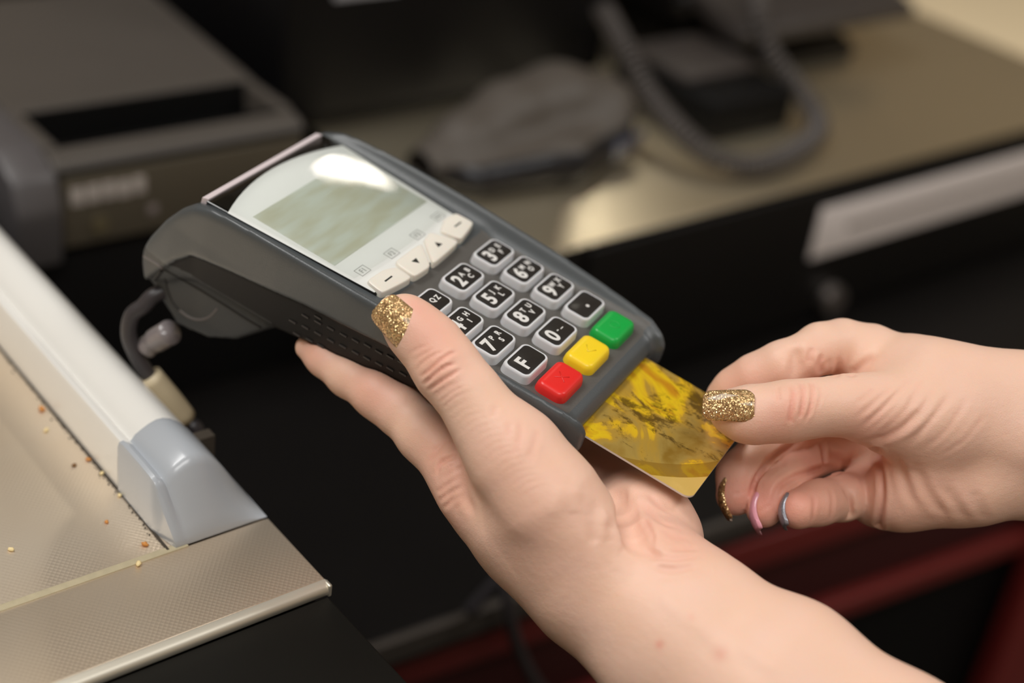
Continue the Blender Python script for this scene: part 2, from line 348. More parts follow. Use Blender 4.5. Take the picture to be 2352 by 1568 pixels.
outer = [(-66, -2.2), (-60, .3), (-45, 1.4), (-20, 2.4), (20, 3.4), (50, 3.4), (70, 2.6), (80, 1), (87, -2.2), (93, -8), (99, -16.5), (105, -28), (108.6, -36), (109.3, -42), (107.5, -49.5), (102, -56), (93, -60), (84, -61), (74, -58.5),
         (65, -53.5), (58, -46.5), (50, -38), (36, -33.5), (7, -28.5), (-18, -23.5), (-45, -20), (-62, -19.5), (-67.5, -17.5), (-69.8, -12), (-69, -5.5)]
inner = [(-57, -3.5), (-20, -3.5), (8, -3.5), (13, -2.3), (60, -1.9), (82, -2.1), (88, -4.5), (93, -9.5), (99, -17.5), (105, -29), (108.2, -38), (107.5, -49), (100, -56), (90, -60), (76, -58.5),
         (65, -53.5), (58, -46.5), (50, -38), (36, -33.5), (7, -28.5), (-18, -23.5), (-45, -19.5), (-60, -17), (-65, -14), (-66, -11), (-65.3, -8), (-63, -5.2), (-60, -3.9)]
GB = Grid((-46, -76, -66), (46, 114, 8), .8)
Xg, Yg, Zg = GB.ax
YY, ZZ = np.meshgrid(Yg, Zg, indexing='ij')
So = poly_sdf(outer, YY, ZZ)[None]; Si = poly_sdf(inner, YY, ZZ)[None]
wy = np.interp(Yg, [-72, -68, -60, -45, -20, 20, 50, 80, 95, 105, 111], [31, 34.5, 36.5, 38, 40, 41.3, 41.5, 41, 40, 38.5, 36])
hump = np.interp(Yg, [-76, -60, 7, 37, 55, 69, 79, 85, 91, 95.5, 114], [-9, -9, -11, -13.7, -16.5, -18.6, -20.5, -22, -28, -34, -60])
W = wy[:, None] - 1.1*np.clip((hump[:, None]-Zg[None])/1.2, 0, 1)*np.clip((Yg[:, None]+64)/10, 0, 1) - .22*np.maximum(hump[:, None]-Zg[None], 0)*np.clip((Zg[None]+60)/20, 0, 1)*np.clip((Yg[:, None]+66)/24, 0, 1)
W -= 3.0*np.clip((-33-Zg[None])/20, 0, 1)
W -= .05*np.clip(-Zg[None], 0, 15)
aX = np.abs(Xg)[:, None, None]
wing = smax(So, (aX-W[None])*.95, 3.2)
wf = np.interp(Yg, [-70, -60, -20, 20, 80, 110], [30.5, 31.5, 33, 34.5, 35.5, 34])[None, :, None]
wing = smax(wing, (wf+np.maximum(Zg[None, None, :]+3.5, 0)*.75-aX)*.8, 1.2)
core = smax(Si, aX-W[None]+1.5, 2.)
Fb = smin(wing, core, 2.6).astype(np.float32)
# slit for the card
slit = np.maximum(np.maximum(np.abs(Zg[None, None, :]+10.5)-.8, aX-27.6), Yg[None, :, None]+40)
Fb = np.maximum(Fb, -slit)
GB.F = Fb
Vb, Qb = surface_nets(Fb, GB.lo, GB.h); Vb = smooth_mesh(Vb, Qb, 5, .45)
body = quads_obj('housing', Vb*.001, Qb, [M_body, M_gripshade, M_face, mat('cover_shaded', srgb(56, 58, 59), .45, bump=.15, bscale=2500)], term)
# undercut shade is painted into the grip walls and underside, the keypad plate a slightly warmer plastic
cen = Vb[Qb].mean(1)
hz = np.interp(cen[:, 1], [-76, -60, 7, 37, 55, 69, 79, 85, 91, 95.5, 114], [-9, -9, -11, -13.7, -16.5, -18.6, -20.5, -22, -28, -34, -60])
mi = np.zeros(len(Qb), np.int32); mi[(cen[:, 2] < hz-.4) & (cen[:, 2] > -33) & (np.abs(cen[:, 0]) > 20) & (cen[:, 1] > -52)] = 1; mi[(cen[:, 2] < -24) & (cen[:, 1] < 50)] = 1
mi[(np.abs(cen[:, 0]) < 33.5) & (cen[:, 2] > -5) & (cen[:, 1] < 12) & (cen[:, 1] > -60)] = 2
mi[(cen[:, 2] < -33) & (cen[:, 1] > 50)] = 3  # roll cover: body grey darkened to paint the shade below the seam
body.data.polygons.foreach_set('material_index', mi)
Vcam = Vb @ R.T + T
bvhB = BVHTree.FromPolygons([tuple(v) for v in Vcam], [tuple(q) for q in Qb])
def hit_body(px, py, lift=0.):
    d = ray(px, py); d = d/np.linalg.norm(d); loc, nrm, i, t = bvhB.ray_cast(Vector((0, 0, 0)), Vector(d))
    if loc is None: return None
    n = np.array(nrm); n = n if n@d < 0 else -n
    return R.T @ (np.array(loc)+n*lift - T)
def surf_tube(name, pxs, r, m, lift=0., n=6):
    P = [hit_body(x, y, lift) for x, y in catmull(pxs, n)]; P = [p for p in P if p is not None]
    V, F = tube_mesh(np.array(P)*.001, r*.001, 8); return mesh_obj(name, V, F, m, term, True)
surf_tube('shell_seam', [(306, 571), (330, 588), (355, 603), (374, 617)], .55, M_ridge, -.2)
surf_tube('shell_seam', [(374, 617), (420, 643), (470, 672), (520, 703), (575, 738), (600, 752)], .7, M_seam, -.3)
surf_tube('cover_ring', [(379, 640), (385, 665), (396, 693), (412, 712)], .5, M_seam, -.2)
surf_tube('cover_ring', [(412, 712), (432, 727), (455, 734), (480, 728), (500, 708)], .45, M_ridge, -.15)
surf_tube('shell_seam', [(372, 620), (350, 648), (330, 675)], .8, M_seam, -.2)
bmd = bmesh.new()
for row in ([(280, 305), (370, 350), (460, 395), (545, 435), (630, 470), (710, 515), (790, 550), (870, 590)], [(190, 340), (280, 385), (370, 435), (455, 475), (545, 520), (625, 560), (710, 600), (790, 635), (880, 670), (960, 705)],
            [(100, 300), (190, 262), (280, 270)], [(130, 390), (220, 430), (300, 470)]):
    for zx, zy in row:
        p = hit_body(640+zx/3.075, 640+zy/3.075, .1)
        if p is None: continue
        c = p*.001; bm_box(bmd, c[0]-.0004, c[0]+.0003, c[1]-.0014, c[1]+.0014, c[2]-.0003, c[2]+.0003)
bm_obj('grip_dashes', bmd, mat('dash', srgb(58, 54, 52), .5), term)

# display assembly
def arc_outline(yt, st, yb, sb, wt, wb, r=2.5, n=14):
    """top arc crown yt with sag st, bottom arc yb with sag sb, half widths"""
    pts = []
    for i in range(n+1):
        u = -1+2*i/n; pts.append((wb*u, yb+sb*u*u))
    for i in range(n+1):
        u = 1-2*i/n; pts.append((wt*u, yt-st*u*u))
    return pts
def slab(name, pts, z0, z1, m, parent, ins=.25):
    c = np.mean(pts, 0); P = np.array(pts)
    sh = c+(P-c)*(1-ins/20)
    return loft(name, [[(x*.001, y*.001, z0*.001) for x, y in P], [(x*.001, y*.001, (z1-ins)*.001) for x, y in P], [(x*.001, y*.001, z1*.001) for x, y in sh]], m, parent)
slab('screen_bezel', arc_outline(85.8, .2, 12.9, 3.4, 34.9, 31.0), -3, -1.2, M_bezel, term)
slab('display_plate', arc_outline(83.6, 7, 13.6, 3.6, 34.8, 31), -1.3, -.95, M_plate, term)
# raised silver strip at the head of the bezel
loft('silver_trim', [[(x*.001, (y+dy)*.001, (-1.1+dz)*.001) for dy, dz in ((0, -2.2), (3.0, -3.0), (2.8, -.35), (.3, .35)) for y in (85.2,)] for x in np.linspace(-34.4, 33.4, 9)], M_silver, term)
lcd = slab('lcd_screen', [(-30, 34.5), (30, 34.5), (30, 69.5), (-30, 69.5)], -1.0, -.8, M_lcd, term, .05)
# clear domed window over plate and screen
nx_, ny_ = 28, 24; V = []; F = []
for j in range(ny_+1):
    v = j/ny_
    for i in range(nx_+1):
        u = -1+2*i/nx_; yb = 23.8+1.5*u*u; yt = 84.6-.4*u*u; y = yb+(yt-yb)*v; hw = 31.6+(35.1-31.6)*v
        V.append((hw*u*.001, y*.001, (.15+.22*(1-u**4)*(1-abs(2*v-1)**6)-.8*(max(0, v-.88)/.12)**2)*.001))
for j in range(ny_):
    for i in range(nx_): a = j*(nx_+1)+i; F.append((a, a+1, a+nx_+2, a+nx_+1))
win = mesh_obj('display_window', V, F, M_win, term, True)

# lettering
def text_mesh(name, body_, size, m, parent, cx, cy, z, bold=.0, ex=.12, sx=1., rot=0):
    cu = bpy.data.curves.new(name, 'FONT'); cu.body = body_; cu.size = size; cu.align_x = 'CENTER'; cu.align_y = 'CENTER'; cu.offset = bold; cu.extrude = ex/2; cu.resolution_u = 4
    to = bpy.data.objects.new('tmp_text', cu); me = bpy.data.meshes.new_from_object(to); me.name = name
    bpy.data.objects.remove(to); bpy.data.curves.remove(cu)
    co = np.empty(len(me.vertices)*3); me.vertices.foreach_get('co', co); co = co.reshape(-1, 3)
    mid = (co[:, :2].max(0)+co[:, :2].min(0))/2; co[:, :2] -= mid; co[:, 0] *= sx
    c, s_ = math.cos(rot), math.sin(rot); x, y = co[:, 0].copy(), co[:, 1].copy(); co[:, 0] = x*c-y*s_; co[:, 1] = x*s_+y*c
    co += (cx, cy, z); me.vertices.foreach_set('co', (co*.001).ravel()); me.update(); me.materials.clear(); me.materials.append(m)
    o = bpy.data.objects.new(name, me); COL.objects.link(o); o.parent = parent; return o
def join_meshes(objs, name):
    bm = bmesh.new()
    for o in objs: bm.from_mesh(o.data)
    me = objs[0].data; bm.to_mesh(me); bm.free(); me.name = name
    for o in objs[1:]: bpy.data.objects.remove(o)
    objs[0].name = name; return objs[0]

ZF = -3.5
def make_key(name, x, y, digit, let, side=M_keyside):
    w, h = 16.2, 10.6
    k = rr_stack(name, x, y, w, h, 2.6, [(-.30, ZF-.5), (-.22, ZF+.5), (.02, -.9), (.14, -.35), (.42, -.08)], side, term)
    cap_ = rr_stack('key_cap', x, y, w-2.1, h-2.0, 1.9, [(0, -.12), (.0, .04), (.08, .09)], M_keytop, k)
    parts = []
    if digit == '.':
        parts.append(loft('legend', [[(x*.001+.0007*math.cos(a), (y-1)*.001+.0007*math.sin(a), z) for a in np.linspace(0, 2*PI, 17)[:-1]] for z in (.0001, .00018)], M_ink, k))
    else:
        dx = -3.2 if let else -2.2
        parts.append(text_mesh('legend', digit, 7.8, M_ink, k, x+dx-.2, y-.1, .13, bold=.26, sx=.98))
        pos = [(.4, 1.25), (2.4, -1.5), (4.5, 1.25)]
        if let == 'QZ': pos = [(1.6, .1), (4.4, .1)]
        if let == '-_': pos = [(.6, 0), (3.0, -.4)]
        for ch, (ax_, ay) in zip(let, pos): parts.append(text_mesh('legend', ch, 3.0, M_ink, k, x+ax_, y+ay, .13, bold=.1, sx=.95))
    lg = join_meshes(parts, 'key_legend')
    return k
px_, py_ = 21.9, 12.85
lets = {'1': 'QZ', '2': 'ACB', '3': 'DFE', '4': 'GIH', '5': 'JLK', '6': 'MON', '7': 'PSR', '8': 'TVU', '9': 'WYX', '0': '-_', 'F': '', '.': ''}
for r_, row in enumerate(('123', '456', '789', 'F0.')):
    for c_, ch in enumerate(row):
        make_key('key', (c_-1)*px_, -r_*py_+.3, ch, lets[ch])
def colour_key(x, m, sym):
    y = -51.3; w, h = 17, 11.2
    k = rr_stack('key', x, y, w, h, 3.0, [(-.3, ZF-.5), (-.2, ZF+.6), (0, -1.6), (.5, -.3), (1.3, .15), (2.6, .3)], m, term)
    segs = {'X': [((-1.9, -1.9), (1.9, 1.9)), ((-1.9, 1.9), (1.9, -1.9))], '<': [((1.7, 1.9), (-1.3, 0)), ((-1.3, 0), (1.7, -1.9))]}.get(sym)
    bm = bmesh.new()
    if segs:
        for (a, b) in segs:
            V_, F_ = tube_mesh([((x+a[0])*.001, (y+a[1])*.001, .00028), ((x+(a[0]+b[0])/2)*.001, (y+(a[1]+b[1])/2)*.001, .00028), ((x+b[0])*.001, (y+b[1])*.001, .00028)], .00026, 8)
            vs = [bm.verts.new(v) for v in V_]; [bm.faces.new([vs[i] for i in f]) for f in F_]
    else:
        A = np.linspace(0, 2*PI, 25); V_, F_ = tube_mesh([((x+1.9*math.cos(a))*.001, (y+1.9*math.sin(a))*.001, .00026) for a in A], .00024, 8)
        vs = [bm.verts.new(v) for v in V_]; [bm.faces.new([vs[i] for i in f]) for f in F_]
    bm_obj('key_symbol', bm, m, k, True)
    return k
colour_key(-20.6, M_red, 'X')['label'] = 'red key embossed with a cross'
colour_key(-.2, M_yel, '<')['label'] = 'yellow key embossed with an arrowhead'
colour_key(20.0, M_grn, 'O')['label'] = 'green key embossed with a ring'

# four cream soft keys along the lower rim of the display
def soft_key(poly, sym, cx, cy):
    P = np.array(poly, float); c = P.mean(0)
    # round the corners
    for cut_ in (.10, .2, .25):
        Q = []
        for i in range(len(P)):
            a, b = P[i], P[(i+1) % len(P)]; Q += [a*(1-cut_)+b*cut_, a*cut_+b*(1-cut_)]
        P = np.array(Q)
    def lp(s_, z): return [((c[0]+(x-c[0])*s_)*.001, (c[1]+(y-c[1])*s_)*.001, z*.001) for x, y in P]
    k = loft('soft_key', [lp(1.01, -2.4), lp(1.005, -.3), lp(.985, .2), lp(.94, .42), lp(.88, .48)], M_cream, term)
    if sym == '-': pts = [(-2.2, -.3), (2.2, -.3), (2.2, .3), (-2.2, .3)]
    elif sym == 'v': pts = [(-1.5, 1.1), (0, -1.3), (1.5, 1.1)]
    else: pts = [(-1.5, -1.1), (1.5, -1.1), (0, 1.3)]
    loft('key_symbol', [[((cx+x)*.001, (cy+y)*.001, z) for x, y in pts] for z in (.00044, .00056)], M_dark, k, smooth=False)
soft_key([(-31, 14.2), (-15.2, 12.0), (-14.6, 19.2), (-20, 21.4), (-29.6, 21.8)], '-', -22.9, 17.2)
soft_key([(-14.4, 11.8), (-4.6, 11.2), (5.0, 21.2), (-13.2, 21.4)], 'v', -6.6, 16.2)
soft_key([(-3.2, 11.2), (17.2, 12.2), (12.8, 22.6), (6.8, 21.6)], '^', 8.4, 16.6)
soft_key([(18.4, 12.4), (31.6, 14.8), (31.2, 22.8), (24, 23.6), (16.2, 20.4)], '-', 25.0, 18.2)
for i, (x, y) in enumerate(((-24.5, 26.6), (-8, 25.4), (9, 25.4), (25, 26.6))):
    t_ = text_mesh('soft_key_caption', 'F%d' % (i+1), 3.0, M_inkgrey, term, x, y, -.9, ex=.06)
    fr = []
    for a, b in (((-2.6, -1.9), (2.6, -1.7)), ((-2.6, 1.7), (2.6, 1.9)), ((-2.7, -1.9), (-2.5, 1.9)), ((2.5, -1.9), (2.7, 1.9))):
        bm = bmesh.new(); bm_box(bm, (x+a[0])*.001, (x+b[0])*.001, (y+a[1])*.001, (y+b[1])*.001, -.00093, -.00087); fr.append(bm_obj('fr', bm, M_inkgrey, term))
    join_meshes([t_]+fr, 'soft_key_caption')

# ------------------------------------------------------------------ bank card
def card():
    cm = card_mat(); ce = mat('card_edge_white', srgb(222, 214, 204), .4)
    o = loft('bank_card', [[(x*.001, y*.001, z*.001) for x, y in rr(54, 85.6, 3.2, 8)] for z in (-.38, .38)], ce, None, smooth=False)
    o.data.materials.append(cm)
    for p in o.data.polygons:
        if p.normal.z > .9: p.material_index = 1
    loc = tl(-.6, -107.9+42.8+.2, -10.5); L = c2w(loc)
    Mx = Matrix([[*rotW[0], L[0]], [*rotW[1], L[1]], [*rotW[2], L[2]], [0, 0, 0, 1]]); o.matrix_world = Mx
    return tag(o, 'gold marbled bank card pushed halfway into the slot of the payment terminal', 'bank card')
card()
#@@HANDS
# ------------------------------------------------------------------ hands
def sample_body(P):
    """body distance field at lens-frame points (mm)"""
    L = (P-T) @ R; g = (L-GB.lo)/GB.h; n = GB.n; ok = np.all((g > 0) & (g < n-1.001), 1)
    out = np.full(len(P), 50.); g = g[ok]; i = np.floor(g).astype(int); f = g-i; v = 0
    for a in (0, 1):
        for b in (0, 1):
            for c in (0, 1):
                w = (f[:, 0] if a else 1-f[:, 0])*(f[:, 1] if b else 1-f[:, 1])*(f[:, 2] if c else 1-f[:, 2])
                v = v+w*GB.F[i[:, 0]+a, i[:, 1]+b, i[:, 2]+c]
    out[ok] = v; return out
def push_out(V, gap=.15):
    for _ in range(4):
        d = sample_body(V); m = d < gap
        if not m.any(): break
        P = V[m]; e = .6; g = np.stack([sample_body(P+np.eye(3)[k]*e)-sample_body(P-np.eye(3)[k]*e) for k in range(3)], 1)
        g /= np.linalg.norm(g, axis=1)[:, None]+1e-9; V[m] = P+g*(gap-d[m])[:, None]
    return V
class Hand:
    def __init__(s, lo, hi, h=.8): s.G = Grid(lo, hi, h); s.F = s.G.F
    def part(s, nodes, k=4, flat=None, fs=1., kb=3., root=None, rr_=12., kr=10.):
        """grow one limb in its own field, then blend: kb with neighbours, kr near its root"""
        pts = np.array([p for p, r in nodes]); rm = max(r for p, r in nodes)+kr+3
        sl = s.G.sl(pts.min(0)-rm, pts.max(0)+rm)
        g = SubGrid(s.G, sl); chain(g, g.F, nodes, k, flat, fs)
        if root is None: K = kb
        else:
            X, Y, Z = s.G.pts(sl); d2 = (X-root[0])**2+(Y-root[1])**2+(Z-root[2])**2; K = kb+(kr-kb)*np.exp(-d2/rr_**2)
        s.F[sl] = smin(s.F[sl], g.F, K)
    def cone(s, a, b, ra, rb, k=8, flat=None, fs=1.): cone(s.G, s.F, a, b, ra, rb, k, flat, fs)
    def cut(s, a, b, r, k=2., r2=None):
        """carve a groove"""
        a = np.asarray(a, float); b = np.asarray(b, float); sl = s.G.sl(np.minimum(a, b)-r-k-2, np.maximum(a, b)+r+k+2)
        g = SubGrid(s.G, sl); cone(g, g.F, a, b, r, r2 or r, .01); s.F[sl] = smax(s.F[sl], -g.F, k)
    def mesh(s, it=3):
        s.V, s.Q = surface_nets(s.F, s.G.lo, s.G.h); s.V = smooth_mesh(s.V, s.Q, it, .5); s.N = normals(s.V, s.Q); s.rebuild()
        s.red = np.zeros(len(s.V))
    def rebuild(s): s.bvh = BVHTree.FromPolygons([tuple(v) for v in s.V], [tuple(q) for q in s.Q])
    def hit(s, px, py):
        d = ray(px, py); d /= np.linalg.norm(d); l, n, i, t = s.bvh.ray_cast(Vector((0, 0, 0)), Vector(d)); return None if l is None else np.array(l)
    def line(s, pxs, w=.8, depth=.5, lip=.35, n=6, red=0., taper=True):
        C_ = [s.hit(x, y) for x, y in catmull(pxs, n)]; C_ = np.array([c for c in C_ if c is not None])
        if len(C_) < 2: return
        # densify
        D = [C_[0]]
        for a, b in zip(C_, C_[1:]):
            L = np.linalg.norm(b-a)
            if L > 8: D = [b] if len(D) < 3 else D; continue
            m = max(1, int(L/.5)); D += [a+(b-a)*t for t in np.linspace(0, 1, m+1)[1:]]
        D = np.array(D); rad = w*3.2
        mk = np.all((s.V > D.min(0)-rad) & (s.V < D.max(0)+rad), 1); ix = np.nonzero(mk)[0]
        if len(ix) == 0 or len(D) < 2: return
        P = s.V[ix]; best = np.full(len(ix), 1e9); arg = np.zeros(len(ix), int)
        for j, c in enumerate(D):
            d = ((P-c)**2).sum(1); b_ = d < best; best[b_] = d[b_]; arg[b_] = j
        d = np.sqrt(best); u = arg/(len(D)-1); tp = np.minimum(1, np.minimum(u, 1-u)*5+.12) if taper else 1.
        disp = (-depth*np.exp(-(d/w)**2)+depth*lip*np.exp(-((d-2.0*w)/(w*.9))**2))*tp
        s.V[ix] += s.N[ix]*disp[:, None]
        if red: s.red[ix] = np.maximum(s.red[ix], red*np.exp(-(d/(w*1.6))**2)*tp)
    def bump(s, px, py, r, h):
        c = s.hit(px, py)
        if c is None: return
        d2 = ((s.V-c)**2).sum(1); s.V += s.N*(h*np.exp(-d2/r**2))[:, None]
    def blush(s, px, py, r, a):
        c = s.hit(px, py)
        if c is None: return
        d2 = ((s.V-c)**2).sum(1); s.red += a*np.exp(-d2/r**2)
    def finish(s, name, label, origin_mm):
        s.V = push_out(s.V)
        org = c2w(origin_mm); o = quads_obj(name, c2w(s.V), s.Q, M_skin, None, org)
        at = o.data.attributes.new('redness', 'FLOAT', 'POINT'); at.data.foreach_set('value', np.clip(s.red, 0, 1).astype(np.float32))
        s.obj = o; s.org = org
        return tag(o, label, 'hand')
    def nail(s, base, tip, nrm, w, wt=None, R_c=None, lift=.0, m=M_glit, thick=.7, sag=.9, under=None, label=None, sq=.62):
        """curved nail plate from base to tip (lens-frame mm); nrm = outward direction at the middle"""
        base, tip, nrm = (np.asarray(q, float) for q in (base, tip, nrm)); ax = tip-base; L = np.linalg.norm(ax); ax /= L
        nrm = nrm-ax*(nrm@ax); nrm /= np.linalg.norm(nrm); sd = np.cross(ax, nrm); wt = wt or w*.8; R_c = R_c or w*.62
        nu, nv = 16, 22; V = []; F = []
        for lay in (0, 1):
            for j in range(nv+1):
                v = j/nv
                # plan shape: rounded cuticle, nearly parallel sides, squared rounded tip
                hw = (w+(wt-w)*v)/2
                if v < .22: hw *= (1-(1-v/.22)**2*.62)**.5
                if v > .86: hw *= (1-((v-.86)/.14)**2.4*(1-sq))
                for i in range(nu+1):
                    u = -1+2*i/nu; th = math.asin(max(-.98, min(.98, u*hw/R_c)))
                    vv = v+(-.10 if v < .2 else 0)*(1-v/.2)*(1-u*u)*0
                    p = base+ax*L*vv+sd*R_c*math.sin(th)+nrm*(R_c*(math.cos(th)-1)+sag*(1-(2*v-1)**2)+lift-(thick if lay else 0))
                    V.append(p)
        n1 = (nu+1)*(nv+1)
        for j in range(nv):
            for i in range(nu):
                a = j*(nu+1)+i; F.append((a, a+1, a+nu+2, a+nu+1)); b = n1+a; F.append((b, b+nu+1, b+nu+2, b+1))
        rim = [i for i in range(nu+1)]+[j*(nu+1)+nu for j in range(1, nv+1)]+[nv*(nu+1)+i for i in range(nu-1, -1, -1)]+[j*(nu+1) for j in range(nv-1, 0, -1)]
        for a, b in zip(rim, rim[1:]+rim[:1]): F.append((b, a, n1+a, n1+b))
        Vw = c2w(np.array(V))-s.org
        o = mesh_obj('fingernail', Vw, F, m, s.obj, True); o.data.set_sharp_from_angle(angle=math.radians(60))
        if under:
            o.data.materials.append(under)
            for k_, p in enumerate(o.data.polygons):
                if k_ < 2*nu*nv and k_ % 2 == 1: p.material_index = 1
        if label: o['label'] = label
        return o
def nd(*a):
    """(px, py, depth, r) tuples -> nodes"""
    return [(cam(x, y, d), r) for x, y, d, r in a]

# ---- the hand under the terminal
HL = Hand(cam(640, 1700, 540)-[0, 70, 0], (175, 28, -415), .7)
# forearm and wrist, broad and flattish: three parallel limbs
perp = np.array([.677, .736, 0])    # across the forearm in the lens frame (x right, y up)
for off, r_w, r_f, dd in ((-10.5, 15, 19, 2), (0, 17, 22, -1), (11, 14.5, 19.5, 3)):
    o3 = perp*off
    ch = [(cam(1352, 1262, 480)+o3*.8+[0, 0, -dd], 14.5) if off < 5 else (cam(1512, 1288, 489), 11.5), (cam(1458, 1366, 472)+o3+[0, 0, -dd], r_w), (cam(1560, 1460, 462)+o3*1.08+[0, 0, -dd], r_w+1), (cam(1750, 1615, 448)+o3*1.35+[0, 0, -dd], r_f-1), (cam(1990, 1830, 432)+o3*1.6+[0, 0, -dd], r_f+1), (cam(2250, 2070, 416)+o3*1.7+[0, 0, -dd], r_f+2)]
    for (a, ra), (b, rb) in zip(ch, ch[1:]): HL.cone(a, b, ra, rb, 9)
# palm: metacarpal rows under the housing
HL.cone(cam(1400, 1290, 487), tl(-34, -55, -43), 14, 11.5, 8)
HL.cone(cam(1440, 1270, 492), tl(-12, -60, -48), 14, 11, 8)
HL.cone(cam(1490, 1240, 496), tl(10, -62, -50), 13, 11, 8)
HL.cone(cam(1505, 1225, 498), tl(24, -74, -48), 12, 10.5, 8)
HL.cone(cam(1160, 1130, 484), cam(1200, 1200, 480), 12.5, 14, 9); HL.cone(cam(1200, 1200, 480), cam(1330, 1335, 473), 14, 16, 9)
# pad on the little-finger side
HL.part(nd((1444, 1152, 499, 10), (1470, 1180, 494, 12.2), (1502, 1210, 490, 12.2), (1534, 1240, 488, 10.3)), k=8, kb=6)
# thenar
HL.part(nd((1170, 1030, 471, 13.5), (1200, 1070, 470, 14.5), (1258, 1150, 469, 16.3), (1322, 1232, 470, 15.5), (1400, 1312, 473, 14)), k=6, kb=5, root=cam(1360, 1300, 475), rr_=22, kr=12)
# back edge of the hand (index metacarpal)
HL.part(nd((1075, 1098, 491, 11.5), (1120, 1165, 490, 11.5), (1195, 1250, 488, 12), (1330, 1370, 480, 14)), k=6, kb=6, root=cam(1230, 1260, 480), rr_=30, kr=12)
# fingers below the housing
HL.part(nd((1078, 1092, 492, 11.2), (1022, 1040, 497, 9.4), (975, 1000, 500, 8.8), (915, 938, 506, 8.3), (868, 905, 509, 8.1), (800, 862, 515, 7.0), (745, 822, 519, 6.0), (706, 798, 523, 4.4)), k=4, kb=5, root=cam(1078, 1100, 492), rr_=16, kr=10)
for rows in ([(-34, -55, -43, 11.5), (-17, -20, -37, 8.8), (-12, 18, -45, 8.2), (-10, 40, -52, 6.8)], [(10, -62, -50, 11), (4, -22, -38, 8.6), (6, 12, -43, 8), (6, 32, -49, 6.6)], [(24, -74, -48, 10), (24, -40, -38, 7.6), (24, -16, -37, 6.9), (24, 0, -40, 5.8)]):
    HL.part([(tl(x, y, z), r) for x, y, z, r in rows], k=3, kb=1.2, root=tl(*rows[0][:3]), rr_=18, kr=10)
# middle-finger base swelling seen beside the thumb
HL.part([(cam(1040, 1000, 504), 7.5), (cam(1100, 1080, 503), 11)], k=4, kb=3, root=cam(1100, 1100, 500), rr_=16, kr=9)
# thumb
HL.part(nd((928, 730, 478, 7.9), (952, 757, 477, 8.9), (993, 797, 476, 9.7), (1028, 848, 474, 10.4), (1078, 908, 472, 10.2), (1118, 968, 471, 11.2), (1172, 1032, 471, 13.5)), k=4, kb=3, root=cam(1172, 1040, 472), rr_=20, kr=10, flat=(0, 0, 1), fs=.92)
# fold between the ball of the thumb and the palm pad
for a, b, r, r2 in (((1362, 1085, 487), (1400, 1140, 483), 3.2, 3.2), ((1400, 1140, 483), (1424, 1172, 474), 3.6, 3.6), ((1424, 1172, 472), (1446, 1206, 465), 3.8, 3.2), ((1446, 1206, 465), (1462, 1238, 460.5), 3.2, 2.4), ((1462, 1238, 460.5), (1492, 1266, 457.5), 2.4, 1.2)): HL.cut(cam(*a), cam(*b), r, 5, r2)
HL.mesh(3)
for a in ([(966, 866), (985, 852), (1008, 832), (1032, 814), (1052, 808)], [(972, 884), (1000, 858), (1024, 842), (1050, 834)], [(984, 896), (1010, 878), (1036, 862), (1060, 846)]): HL.line(a, .6, .48, .5, red=.16)
for a in ([(955, 850), (980, 826), (1008, 806)], [(978, 876), (1002, 848), (1030, 826)], [(1000, 912), (1035, 888), (1065, 872)], [(1018, 935), (1045, 912), (1078, 898)], [(940, 812), (962, 800), (980, 794)], [(962, 838), (992, 818), (1020, 806)], [(995, 905), (1020, 890), (1040, 878)], [(1010, 924), (1040, 900), (1070, 884)], [(950, 828), (975, 812), (995, 803)]): HL.line(a, .5, .17, .4, red=.05)
for q in range(16):
    bx, by = 1030+q*11, 950+q*13; HL.line([(bx, by), (bx+28, by-22), (bx+62, by-30)], .5, .07, .3)
for a in ([(1055, 1048), (1060, 1090), (1070, 1140), (1090, 1180)],): HL.line(a, 1.8, .8, .2, red=.1)
for a, d_ in (([(1010, 1066), (1035, 1052), (1054, 1034)], .7), ([(1003, 1090), (1012, 1064), (1034, 1044)], .5), ([(1030, 1075), (1045, 1060), (1057, 1052)], .4), ([(1020, 1100), (1040, 1080), (1058, 1072)], .25), ([(985, 1060), (1002, 1040), (1020, 1020)], .25),
             ([(1062, 1120), (1046, 1130), (1034, 1150)], .18), ([(1076, 1140), (1060, 1152), (1048, 1170)], .15), ([(1490, 1130), (1512, 1160), (1540, 1180)], .25), ([(1470, 1150), (1500, 1185), (1530, 1205), (1560, 1212)], .3), ([(1478, 1190), (1496, 1220), (1502, 1250)], .35), ([(1520, 1215), (1545, 1232), (1580, 1236)], .2)): HL.line(a, .9, d_, .4, red=.1)
for a, w_, d_ in (([(1330, 1120), (1318, 1150), (1322, 1180)], 2.2, -.35), ([(1375, 1150), (1358, 1190), (1360, 1230), (1372, 1260)], 2.0, .3), ([(1395, 1175), (1386, 1210), (1392, 1240)], 1.8, -.35), ([(1290, 1110), (1282, 1150), (1270, 1190)], 2.4, -.3)): HL.line(a, w_, d_, .2)
for a in ([(1195, 965), (1194, 1005), (1180, 1050)], [(1172, 968), (1164, 1010)], [(1236, 985), (1226, 1025), (1212, 1060)], [(1140, 930), (1130, 960)]): HL.line(a, 1.0, .25, .3, red=.08)
for a in ([(1482, 1264), (1516, 1280), (1560, 1284), (1606, 1276)], [(1500, 1300), (1550, 1306), (1600, 1296)], [(1540, 1262), (1575, 1262), (1600, 1258)]): HL.line(a, 1.1, .45, .5, red=.08)
for a in ([(1500, 1318), (1570, 1312), (1640, 1306)], [(1400, 1200), (1398, 1225), (1404, 1250)], [(1378, 1195), (1370, 1225), (1368, 1250)], [(1480, 1125), (1510, 1148), (1545, 1165)], [(1480, 1220), (1530, 1238), (1575, 1240)], [(1420, 1262), (1440, 1275), (1470, 1300)]): HL.line(a, 2.0, .3, .4)
